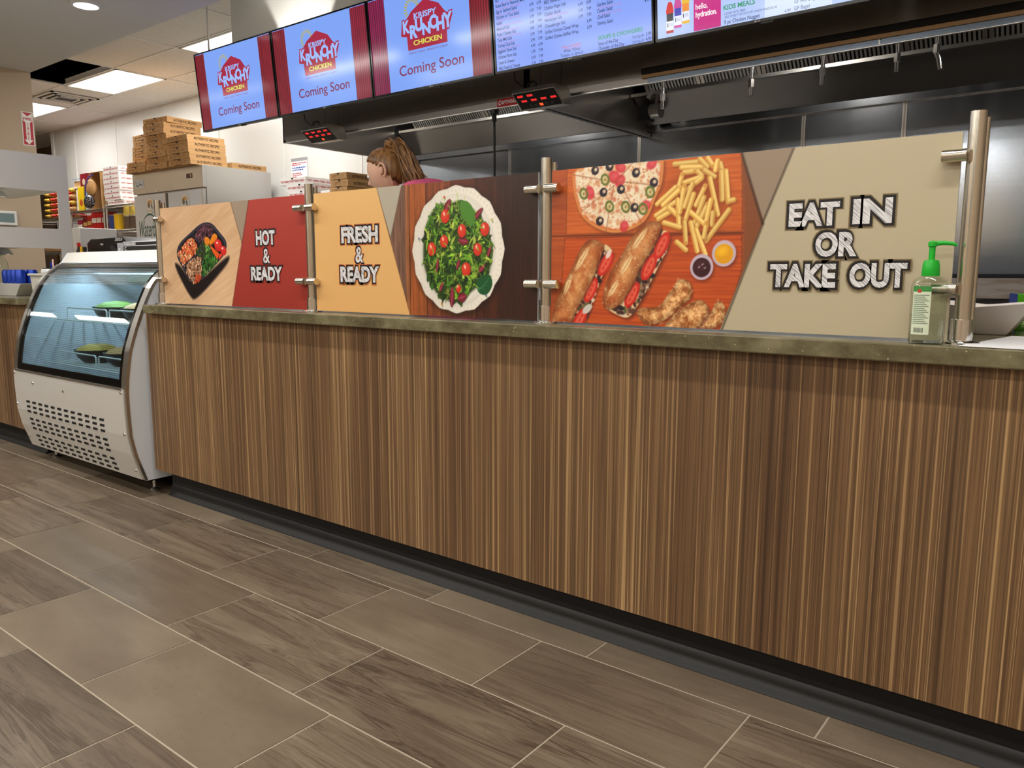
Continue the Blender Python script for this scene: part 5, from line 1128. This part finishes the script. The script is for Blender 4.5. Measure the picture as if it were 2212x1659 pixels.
m.box(-w / 2, 0, 0, -w / 2 + .006, d, h, 'cardboard'); m.box(w / 2 - .006, 0, 0, w / 2, d, h, 'cardboard'); m.box(-w / 2, d - .006, 0, w / 2, d, h, 'cardboard'); m.box(-w / 2, 0, h - .006, w / 2, d, h, 'cardboard'); m.box(-w / 2, 0, 0, w / 2, d, .006, 'cardboard'); m.build('carton', t)
t = thing('snack_bag', 'clear zip bag of snacks with a purple seam in the open carton', 'bag', (-7.29, 2.985, z + .17)); m = MB(); m.ball((0, 0, .09), (.11, .05, .11), 'food_tan', 14, 10); m.build('snacks', t, 60); m = MB(); m.tube([(-.11, -.03, .0), (-.05, -.05, .12), (.02, -.04, .21), (.1, -.02, .25)], .008, mat('purple_seam', (92, 76, 170), .3).name); m.build('zip_seam', t, 40)
t = thing('foil_bag', 'shiny dark foil bag at the front of the top shelf', 'bag', (-7.25, 2.93, z)); m = MB(); m.ball((0, 0, .085), (.12, .045, .085), 'foil_dark', 18, 12); m.build('bag', t, 60)
for k in range(4):
    t = thing('snack_bag', 'orange white snack bag left of the cereal boxes, %s' % ordname(k, 4), 'bag', (-7.955, 3.0, z + .08 * k), 0, 'snack bags by the cereal boxes'); m = MB(); m.ball((0, .1, .0385), (.05, .12, .0385), 'snack_yellow' if k % 2 else 'food_tan', 12, 8); m.build('bag', t, 60)
carton('snack_box', -7.075, 3.06, z, .055, .2, .11, [(206, 196, 180), (150, 120, 90)], 'small pale box under the zip bag', 'box')
# second shelf: red cartons and cans
z = 1.516; k = 0
for x, c, w, h in ((-7.80, [(150, 24, 60), (232, 226, 214)], .14, .105), (-7.655, [(120, 30, 28), (206, 120, 60)], .12, .12), (-7.53, [(176, 44, 30), (226, 150, 60)], .12, .13), (-7.40, [(186, 28, 26), (232, 90, 30)], .13, .15), (-7.265, [(196, 26, 26), (232, 96, 30)], .13, .15)):
    for r in range(2):
        cc = c if r == 0 else [c[0], (232, 226, 216) if x > -7.45 or x < -7.75 else (200, 160, 90)]
        carton('food_carton', x, 3.04, z + (h + .002) * r, w, .2, h, cc, '%s food carton on the second shelf, %s column from the left' % ('lower' if r == 0 else 'upper', ordn[1:][k] if k else 'first'), 'box', 'food cartons on the second shelf', None)
    k += 1
def can(x, y, z, r, h, c1, label):
    t = thing('food_can', label, 'can', (x, y, z), 0, 'tins on the wire rack'); m = MB(); m.lathe([(r, 0), (r, h)], (0, 0, 0), 'satin', 18, c=c1); m.build('can', t, 40)
    m = MB(); m.lathe([(r * 1.03, 0), (r * 1.03, .006), (r, .007)], (0, 0, 0), 'steel', 18); m.lathe([(r * 1.03, h - .005), (r * 1.03, h + .001), (r * .9, h - .001)], (0, 0, 0), 'steel', 18); m.build('rim', t, 40)
z = 1.567; k = 0
for x, h, cc in ((-6.93, .19, (40, 60, 120)), (-6.80, .2, (214, 170, 20)), (-6.55, .16, (90, 70, 50)), (-6.40, .16, (84, 66, 50))):
    can(x, 3.07, z, .055, h, cc, ['blue tin on the rack behind the post', 'yellow tin on the rack between the two posts', 'brown tin right of the yellow tin', 'brown tin nearest the white boxes'][k]); k += 1
for k, (x, cc) in enumerate(((-6.55, (206, 180, 80)), (-6.40, (196, 170, 76)))): can(x, 3.07, z + .163, .055, .13, cc, 'pale topped tin stacked on a brown tin, %s one' % ('left', 'right')[k])
carton('food_carton', -6.83, 3.05, .952, .2, .25, .3, [(206, 170, 40), (150, 100, 40)], 'yellow carton low on the rack behind the black lid', 'box')
carton('food_carton', -6.25, 3.05, .952, .35, .3, .42, [(200, 160, 60), (226, 222, 214)], 'yellow and white carton low on the rack by the refrigerator', 'box')
# snack bags on the far rack
for r in range(5):
    for c_ in range(4):
        z = 1.782 + .072 * r; x = -8.25 - .17 * c_; rd = c_ < 3
        t = thing('snack_bag', '%s snack bag on the far rack, %s layer, %s from the right' % ('red' if rd else 'yellow', ordname(r, 5), ('first', 'second', 'third', 'fourth')[c_]), 'bag', (x, 3.02, z), 0, 'snack bags on the far rack'); m = MB(); m.ball((0, .16, .037), (.085, .18, .037), 'snack_red' if rd else 'snack_yellow', 14, 8); m.build('bag', t, 60)
for k, x in enumerate((-8.35, -8.62, -8.89)): carton('brown_carton', x, 3.06, 1.342, .24, .3, .22 - .05 * (k == 2), [(170, 128, 84)], 'brown carton on the far rack under the snack bags, %s' % ('rightmost', 'middle', 'leftmost')[k], 'box', 'brown cartons on the far rack')
t = thing('blue_tub', 'blue and white tub at the front of the far rack', 'tub', (-8.17, 3.08, 1.342)); m = MB(); m.lathe([(.06, 0), (.07, .14), (.05, .15), (.05, .2), (.002, .2)], (0, 0, 0), 'can_blue', 18); m.build('tub', t, 40)

# ------------------------------------------------------------------ behind the deli case
t = thing('back_table', 'stainless table behind the deli case carrying the black device and sauce bottles', 'table', (-2.9, 1.35, 0)); o = t.location
m = MB(o); m.box(-4.1, 1.10, 1.03, -1.9, 1.62, 1.07, 'steel_satin'); m.build('top', t, bevel=.003)
for x in (-4.05, -1.95):
    for y in (1.15, 1.57): m = MB(o); m.cyl((x, y, 0), (x, y, 1.03), .02, 'steel_matte', n=12); m.build('leg', t, 40)
t = thing('device_cover', 'black angled plastic device numbered 2025 standing behind the deli case', 'device', (-3.15, 1.3, 1.07)); o = t.location
m = MB(o); m.prism([(-3.45, 1.07), (-2.93, 1.07), (-2.825, 1.275), (-2.885, 1.313), (-3.405, 1.308), (-3.475, 1.275)], 1.20, 1.5, 'black_plastic', 'y'); m.prism([(-3.06, 1.235), (-2.86, 1.12), (-2.83, 1.135), (-3.03, 1.255)], 1.185, 1.203, 'dark_grey', 'y'); m.build('shell', t, bevel=.006)
m = MB(o); m.text(front(-3.0, 1.198, 1.283), '2025', .0006, 'paper', None, (.0, .0, .125, .022), bold=.03, shear=.25); m.build('lettering', t)
m = MB(o); m.ball((-3.21, 1.197, 1.262), (.03, .012, .010), 'chrome', 12, 8); m.build('latch', t, 60)
for x, c, lb, cp, h in ((-3.527, (30, 18, 14), 'dark sauce bottle with a red cap behind the deli case', (190, 30, 30), .20), (-3.478, (224, 170, 20), 'yellow mustard bottle behind the deli case', (224, 170, 20), .168), (-3.428, (30, 24, 22), 'dark sauce bottle beside the yellow bottle', (24, 22, 24), .165)):
    t = thing('sauce_bottle', lb, 'bottle', (x, 1.16, 1.07), 0, 'sauce bottles behind the deli case'); m = MB(); m.lathe([(.021, 0), (.0235, .01), (.0235, h * .68), (.012, h * .86), (.012, h)], (0, 0, 0), 'satin', 18, c=c); m.build('bottle', t, 40); m = MB(); m.lathe([(.014, h - .02), (.014, h + .01), (.002, h + .012)], (0, 0, 0), 'satin', 14, c=cp); m.build('cap', t, 40)
    m = MB(); m.lathe([(.0238, .07), (.0238, .12)], (0, 0, 0), 'satin', 18, c=(226, 220, 206) if cp[0] != 224 else (206, 150, 20)); m.build('label', t, 40)
t = thing('glove_box', 'black and silver carton with white lettering on top of the deli case', 'box', (-1.47, .65, 1.157)); o = t.location; gx = -1.71
m = MB(o); m.box(gx, .60, 1.157, -1.225, .82, 1.226, 'black_plastic'); m.build('carton', t, bevel=.002)
m = MB(o); fr = front(gx, .5995, 1.157); m.rect(fr, 0, 0, .075, .069, .0004, 'print', (150, 150, 154)); m.rect(fr, .075, .042, .485, .0455, .0004, 'print', (220, 220, 222)); m.rect(fr, .0, .0645, .485, .069, .0004, 'print', (226, 226, 228)); m.rect(fr, .012, .002, .036, .03, .0006, 'print', (236, 236, 236))
for k in range(5): m.rect(fr, .015 + .004 * k, .004, .0165 + .004 * k, .026, .0009, 'print', (30, 30, 32))
m.build('printed_front', t); m = MB(o); m.text(fr, 'RUDEGUARDS', .0006, 'print', (236, 236, 238), (.082, .049, .225, .062), bold=.02); m.text(fr, 'C', .0006, 'print', (226, 226, 230), (.09, .018, .112, .038), bold=.02); m.text(fr, 'NITRILE GLOVES', .0006, 'print', (236, 236, 238), (.088, .002, .26, .010), bold=.02); m.build('lettering', t)
m = MB((-3.66, 1.2, 1.07)); m.box(-3.729, 1.2, 1.07, -3.59, 1.5, 1.405, 'steel_satin'); tag(m.build('steel_cabinet', bevel=.004), 'small upright steel cabinet between the hot food stand and the wire rack', 'cabinet')
# boxes beside the person
t = thing('steel_shelf_unit', 'stainless shelf unit carrying the boxes left of the person', 'shelf', (-3.0, 3.2, 0)); o = t.location
for z in (.3, 1.0, 1.752): m = MB(o); m.box(-3.6, 2.95, z - .03, -2.22, 3.5, z, 'steel_matte'); m.build('shelf', t, bevel=.003)
for x in (-3.57, -2.25):
    for y in (2.98, 3.47): m = MB(o); m.cyl((x, y, 0), (x, y, 1.74), .016, 'steel_matte', n=10); m.build('post', t, 40)
for k, dx in enumerate((.11, .085, -.02)): place_box(PW, -3.215 + dx, 3.03, 1.7535 + .064 * k, 0, 'white pizza box on the steel shelf left of the person, %s' % ordname(k, 3), 'white boxes left of the person').scale = (1, 1, 1.12)
for k, dx in enumerate((.0, .018, .0)): place_box(PS, -2.565 + dx, 3.03, 1.7535 + .0635 * k, 0, 'small brown pizza box left of the person, %s' % ordname(k, 3), 'small brown boxes left of the person')
m = MB((-2.75, 3.05, 1.754)); m.box(-2.83, 3.04, 1.7535, -2.70, 3.3, 1.80, 'paper'); tag(m.build('paper_stack', bevel=.002), 'white paper stack between the white and the small brown boxes', 'paper')

# ------------------------------------------------------------------ cooking line along the steel wall
t = thing('griddle', 'stainless griddle with a stained splash guard along the steel wall', 'griddle', (2.3, 3.0, 0)); o = t.location
m = MB(o); m.box(1.2, 2.62, .12, 3.7, 3.45, .93, 'steel_dark'); m.build('body', t, bevel=.004)
m = MB(o); m.box(1.2, 2.60, .93, 3.7, 2.63, 1.025, 'griddle_stain'); m.box(1.2, 2.63, .93, 1.23, 3.45, 1.03, 'griddle_stain'); m.box(3.67, 2.63, .93, 3.7, 3.45, 1.03, 'griddle_stain'); m.build('splash_guard', t)
m = MB(o); m.box(1.23, 2.63, .93, 3.67, 3.45, .95, 'black_matte'); m.box(1.2, 3.45, .93, 3.7, 3.48, 1.045, 'black_matte'); m.build('cooking_plate', t)
m = MB(o); m.box(1.2, 2.60, .91, 3.7, 2.62, .925, 'black_matte'); m.box(1.2, 2.612, .78, 3.7, 2.62, .9, 'steel'); m.build('control_strip', t)
for x in (1.3, 3.6):
    for y in (2.7, 3.4): m = MB(o); m.cyl((x, y, 0), (x, y, .12), .022, 'steel_matte', n=12); m.build('leg', t, 40)
t = thing('prep_table', 'stainless prep table along the steel wall behind the salad panel', 'table', (-.5, 3.0, 0)); o = t.location
m = MB(o); m.box(-2.1, 2.7, .86, 1.1, 3.48, .90, 'steel_matte'); m.build('top', t, bevel=.003); m = MB(o); m.box(-2.05, 2.75, .25, 1.05, 3.45, .28, 'steel_matte'); m.build('shelf', t)
for x in (-2.05, 1.05):
    for y in (2.75, 3.43): m = MB(o); m.cyl((x, y, 0), (x, y, .86), .02, 'steel_matte', n=12); m.build('leg', t, 40)

# ------------------------------------------------------------------ small things on the long worktop
t = thing('sanitizer_bottle', 'clear hand sanitizer bottle with a green pump on the counter', 'bottle', (2.826, .072, WZ), 0.25); 
def ov(m, prof, mt, n=28, sy=.66): m.lathe(prof, (0, 0, 0), mt, n, sy)
m = MB(); ov(m, [(.030, 0), (.033, .004), (.0335, .06), (.0335, .118), (.030, .130), (.016, .139), (.0145, .141), (.0145, .143)], 'clear_plastic'); m.build('bottle', t, 50)
m = MB(); ov(m, [(.0305, .003), (.031, .006), (.031, .06), (.002, .06)], mat('gel_clear', (250, 252, 251), .02, trans=1, ior=1.34).name); m.build('gel', t, 50)
m = MB(); m.lathe([(.0165, .138), (.0172, .140), (.0158, .162), (.0135, .170), (.0060, .171), (.0060, .196), (.0085, .198), (.0085, .206), (.004, .209), (.001, .209)], (0, 0, 0), 'green_plastic', 24); m.tube([(0, 0, .203), (.02, 0, .2045), (.036, 0, .2025), (.043, 0, .199)], [.0055, .0045, .0038, .003], 'green_plastic', 10); m.build('pump', t, 40)
m = MB(); vs = []; n = 10
for k in range(n + 1):
    a = math.radians(212 + 62 * k / n)
    vs += [(.0342 * math.cos(a), .0342 * .66 * math.sin(a), .020), (.0342 * math.cos(a), .0342 * .66 * math.sin(a), .118)]
m.add(vs, [(2 * k, 2 * k + 2, 2 * k + 3, 2 * k + 1) for k in range(n)], 'satin', (214, 226, 200)); 
def lab(u0, u1, z0, z1, c):
    q = []; 
    for k in range(7):
        a = math.radians(212 + 62 * (u0 + (u1 - u0) * k / 6)); q += [(.0345 * math.cos(a), .0345 * .66 * math.sin(a), z0), (.0345 * math.cos(a), .0345 * .66 * math.sin(a), z1)]
    m.add(q, [(2 * k, 2 * k + 2, 2 * k + 3, 2 * k + 1) for k in range(6)], 'satin', c)
lab(.0, 1, .107, .118, (60, 140, 70)); lab(.3, .5, .105, .112, (190, 60, 50))
for k in range(16): lab(.08, .92 - .1 * (k % 3), .042 + .0038 * k, .0436 + .0038 * k, (120, 140, 120))
for k in range(9): lab(.2 + .06 * k, .23 + .06 * k, .024, .034, (40, 44, 46))
m.build('label', t)
t = thing('white_bowl', 'square flared white bowl on the worktop behind the right end post', 'bowl', (2.865, .50, WZ)); m = MB(); N_ = 12
def ring(r, z, bow=0): return [(x * r, y * r, z + bow * (abs(x * y))) for x, y in ((-1, -1), (0, -1), (1, -1), (1, 0), (1, 1), (0, 1), (-1, 1), (-1, 0))]
rs = [ring(.062, 0), ring(.066, .003), ring(.118, .064, .012), ring(.121, .066, .012), ring(.113, .066, .012), ring(.058, .010)]
m.add(sum(rs, []), [tuple(range(8))[::-1]] + [(8 * a + k, 8 * a + (k + 1) % 8, 8 * a + 8 + (k + 1) % 8, 8 * a + 8 + k) for a in range(5) for k in range(8)] + [tuple(range(40, 48))], 'bowl_white' if 'bowl_white' in MATS else mat('bowl_white', (228, 220, 214), .25).name); m.build('bowl', t, 50)
t = thing('sandwich_bag_box', 'bright green box of sandwich bags beside the white bowl', 'box', (3.005, .69, WZ), .35); m = MB(); m.box(-.085, 0, 0, .085, .07, .093, 'satin', (70, 160, 10)); m.build('carton', t, bevel=.0015)
m = MB(); fr = front(-.085, -.0006, 0); m.text((fr[0], Z, -X, fr[3]), 'SANDWICH', .0004, 'print', (220, 236, 200), (.008, -.026, .064, -.014), bold=.02)
m.disc(fr, .040, .078, .010, .0004, 'print', (196, 226, 170), n=6); m.disc(fr, .040, .078, .006, .0006, 'print', (70, 160, 10), n=6); m.box(-.0856, 0, 0.0, -.085, .07, .093, 'print', (44, 66, 150)); m.build('printed_front', t)
m = MB((2.98, .2, WZ)); m.add([(2.89, .045, WZ + .0012), (3.19, .02, WZ + .0012), (3.22, .42, WZ + .0012), (2.945, .40, WZ + .0012), (2.89, .045, WZ + .0022), (3.19, .02, WZ + .0022), (3.22, .42, WZ + .0022), (2.945, .40, WZ + .0022)], [(0, 3, 2, 1), (4, 5, 6, 7), (0, 1, 5, 4), (1, 2, 6, 5), (2, 3, 7, 6), (3, 0, 4, 7)], 'paper'); tag(m.build('paper_sheet'), 'white paper sheet lying on the worktop at the right edge', 'paper')

# ------------------------------------------------------------------ the person behind the counter
pp = thing('person', 'person with a brown ponytail and pink top bending behind the salad panel', 'person', (.40, 1.36, 0)); O = pp.location
def skin_obj(name, pts, edges, radii, mt, sub=2):
    me = bpy.data.meshes.new(name); me.from_pydata([Vector(p) - O for p in pts], edges, []); ob = bpy.data.objects.new(name, me); COL.objects.link(ob)
    md = ob.modifiers.new('skin', 'SKIN'); md.use_smooth_shade = True
    for k, r in enumerate(radii):
        sv = me.skin_vertices[0].data[k]; sv.radius = r if isinstance(r, tuple) else (r, r); sv.use_root = (k == 0)
    ss = ob.modifiers.new('sub', 'SUBSURF'); ss.levels = sub; ss.render_levels = sub
    dg = bpy.context.evaluated_depsgraph_get(); ev = ob.evaluated_get(dg); out = bpy.data.meshes.new_from_object(ev); bpy.data.objects.remove(ob)
    vs = [v.co.copy() + O for v in out.vertices]; fs = [list(p.vertices) for p in out.polygons]; return vs, fs
HX, HY, HZ = .020, 1.195, 1.575
hd = Vector((-.86, -.26, -.42)).normalized(); hl = Vector((.29, -.94, 0)).normalized(); hl = (hl - hd * hl.dot(hd)).normalized(); hu = hd.cross(hl) * 1.0
if hu.z < 0: hu = -hu
def Hd(f, l, u): return Vector((HX, HY, HZ)) + hd * f + hl * l + hu * u
P = [(.40, 1.36, .98), (.37, 1.35, 1.12), (.32, 1.32, 1.31), (.275, 1.30, 1.455), (.17, 1.255, 1.50), tuple(Hd(-.02, 0, -.05)),
     (.40, 1.45, .93), (.40, 1.45, .52), (.42, 1.46, .10), (.33, 1.46, .04), (.40, 1.27, .93), (.41, 1.27, .52), (.43, 1.26, .10), (.34, 1.26, .04),
     (.25, 1.46, 1.44), (.15, 1.52, 1.19), (-.06, 1.45, 1.06), (-.12, 1.43, 1.05), (.25, 1.14, 1.43), (.14, 1.10, 1.20), (-.06, 1.14, 1.06), (-.12, 1.15, 1.05)]
E_ = [(0, 1), (1, 2), (2, 3), (3, 4), (4, 5), (0, 6), (6, 7), (7, 8), (8, 9), (0, 10), (10, 11), (11, 12), (12, 13), (3, 14), (14, 15), (15, 16), (16, 17), (3, 18), (18, 19), (19, 20), (20, 21)]
Rd = [(.13, .15), (.115, .13), (.12, .15), (.10, .13), (.058, .058), (.055, .055), .085, .06, .042, .036, .085, .06, .042, .036, .062, .044, .027, .034, .062, .044, .027, .034]
bv, bf = skin_obj('body', P, E_, Rd, 'skin')
# head: a shaped ellipsoid with brow, nose, chin and jaw
hm = MB(); nu, nv = 32, 24; vs = []
for j in range(nv + 1):
    t_ = PI * j / nv - PI / 2
    for i in range(nu):
        a = 2 * PI * i / nu; f = math.cos(t_) * math.cos(a); l = math.cos(t_) * math.sin(a); u = math.sin(t_)
        rf = .098 if f > 0 else .102; x = f * rf; y = l * .076; z = u * (.118 if u < 0 else .112)
        if u < 0 and f > 0: x += .012 * (-u) * f; y *= 1 - .35 * (-u) ** 1.5
        if u < -.2 and f < 0: x *= 1 - .35 * min(1, (-u - .2) / .6)
        g = math.exp(-((l / .16) ** 2)); 
        if f > 0: x += .030 * g * math.exp(-((u + .12) / .13) ** 2) + .014 * g * math.exp(-((u + .22) / .07) ** 2) - .006 * math.exp(-((abs(l) - .36) / .16) ** 2) * math.exp(-((u - .02) / .12) ** 2) + .006 * math.exp(-((l / .3) ** 2)) * math.exp(-((u + .5) / .06) ** 2)
        vs.append(Hd(x, y, z))
fs = [(j * nu + i, j * nu + (i + 1) % nu, (j + 1) * nu + (i + 1) % nu, (j + 1) * nu + i) for j in range(nv) for i in range(nu)]
BM = MB(O); BM.add(bv, bf, 'skin'); BM.add(vs, fs, 'skin')
for sgn, hx, hy in ((1, -.12, 1.43), (-1, -.12, 1.15)):              # fingers and thumbs
    for q in range(4):
        y0 = hy + (q - 1.5) * .019; L = (.062, .075, .070, .055)[q]
        v, f = skin_obj('finger', [(hx + .012, y0, 1.052), (hx - .035, y0, 1.054), (hx - .035 - L * .5, y0 - .002, 1.046), (hx - .035 - L * .85, y0 - .003, 1.024), (hx - .03 - L * .95, y0 - .003, 1.006)], [(0, 1), (1, 2), (2, 3), (3, 4)], [.010, .009, .0085, .008, .007], 'skin', 1); BM.add(v, f, 'skin')
    v, f = skin_obj('thumb', [(hx + .02, hy - sgn * .02, 1.045), (hx - .005, hy - sgn * .046, 1.036), (hx - .03, hy - sgn * .056, 1.026), (hx - .052, hy - sgn * .052, 1.016)], [(0, 1), (1, 2), (2, 3)], [.012, .010, .009, .008], 'skin', 1); BM.add(v, f, 'skin')
bo = BM.build('body', pp, 180); rm = bo.modifiers.new('remesh', 'REMESH'); rm.mode = 'VOXEL'; rm.voxel_size = .0055; rm.use_smooth_shade = True; sm = bo.modifiers.new('smooth', 'SMOOTH'); sm.iterations = 3
for sgn in (1, -1):
    m = MB(O); c0 = Hd(-.012, sgn * .074, -.018); pts = []
    ea = (-hd * .55 + hl * sgn * .5).normalized()
    for k in range(15):
        a = -1.9 + 4.4 * k / 14; r = .026; pts.append(c0 + hd * (-.002 - math.cos(a) * -.0) + ea * (.010 + .014 * math.sin(max(0, min(PI, a + .9)) / 1.6)) + hu * (.032 * math.sin(a) * 1.0) + hd * (-.018 * math.cos(a)))
    m.tube(pts, [.004 + .0025 * math.sin(PI * k / 14) for k in range(15)], 'skin', 8); m.ball(tuple(c0 + ea * .008), (.012, .012, .022), 'skin', 10, 8); m.build('ear', pp, 60)
    m = MB(O); m.ball(tuple(Hd(.083, sgn * .031, .006)), .0125, 'paper', 12, 8); m.ball(tuple(Hd(.0925, sgn * .031, .006)), .0055, 'black_plastic', 10, 6); m.build('eye', pp, 60)
m = MB(O); m.tube([Hd(.096, -.024, -.060), Hd(.105, 0, -.058), Hd(.096, .024, -.060)], .0045, mat('lips', (186, 110, 104), .45).name, 8); m.build('mouth', pp, 60)
# hair cap and ponytail
cap = []; nu, nv = 36, 20; keep = []
for j in range(nv + 1):
    t_ = PI * j / nv - PI / 2
    for i in range(nu):
        a = 2 * PI * i / nu; f = math.cos(t_) * math.cos(a); l = math.cos(t_) * math.sin(a); u = math.sin(t_); w = 1 + .012 * math.sin(a * 17 + t_ * 3)
        cap.append(Hd(f * (.104 if f > 0 else .112) * w, l * .083 * w, u * .119 * w + .002)); keep.append(u > .10 + .85 * max(0, f) - 1.0 * min(1, max(0, -f) * 2.4))
fs = [q for q in [(j * nu + i, j * nu + (i + 1) % nu, (j + 1) * nu + (i + 1) % nu, (j + 1) * nu + i) for j in range(nv) for i in range(nu)] if all(keep[k] for k in q)]
m = MB(O); m.add(cap, fs, 'hair'); hc_ = m.build('hair', pp, 180); sol = hc_.modifiers.new('solid', 'SOLIDIFY'); sol.thickness = .010; sol.offset = -1
base = Hd(-.070, .0, .098); m = MB(O); rng = random.Random(4)
for k in range(150):
    s = Vector((rng.gauss(0, .011), rng.gauss(0, .011), rng.gauss(0, .008))); e = Vector((rng.gauss(.085, .030), rng.gauss(.045, .028), rng.gauss(-.215, .03)))
    p0 = base + s - hu * .015; p1 = base + s * 1.5 + Vector((.020, .006, .016)); p2 = base + s + Vector((.045 + e.x * .42, e.y * .5 + .01, -.045)); p3 = base + s * .6 + Vector((.055 + e.x * .75, e.y * .8, -.13)); p4 = base + Vector((.05, .02, 0)) + e
    m.tube([p0, p1, (p1 + p2) / 2 + Vector((.006, 0, .010)), p2, p3, p4], [.004, .0055, .006, .006, .005, .0012], 'hair', 6)
m.build('ponytail', pp, 60)
m = MB(O); m.tube([base + Vector((.017 * math.cos(a), -.004, 0)) + hu * .0 + Vector((0, .017 * math.sin(a), .006 * math.cos(a))) for a in [2 * PI * k / 16 for k in range(17)]], .006, 'black_matte', 8); m.build('hair_tie', pp, 60)
Rs = [r for r in Rd]
v, f = skin_obj('top', [P[k] for k in (1, 2, 3, 14, 18)] + [(.40, 1.36, .99), tuple((Vector(P[14]) + Vector(P[15])) / 2), tuple((Vector(P[18]) + Vector(P[19])) / 2), (.21, 1.28, 1.485)], [(0, 1), (1, 2), (2, 3), (2, 4), (0, 5), (3, 6), (4, 7), (2, 8)], [(.135, .15), (.145, .175), (.12, .15), .078, .078, (.15, .17), .062, .062, .07], 'shirt_pink'); m = MB(O); m.add(v, f, 'shirt_pink'); m.build('pink_top', pp, 180)
v, f = skin_obj('trousers', [P[k] for k in (0, 6, 7, 8, 10, 11, 12)], [(0, 1), (1, 2), (2, 3), (0, 4), (4, 5), (5, 6)], [(.145, .165), .10, .075, .06, .10, .075, .06], 'jeans'); m = MB(O); m.add(v, f, 'jeans'); m.build('trousers', pp, 180)
for y in (1.46, 1.26): m = MB(O); m.ball((.36, y, .045), (.13, .045, .045), 'shoe', 16, 10); m.build('shoe', pp, 60)
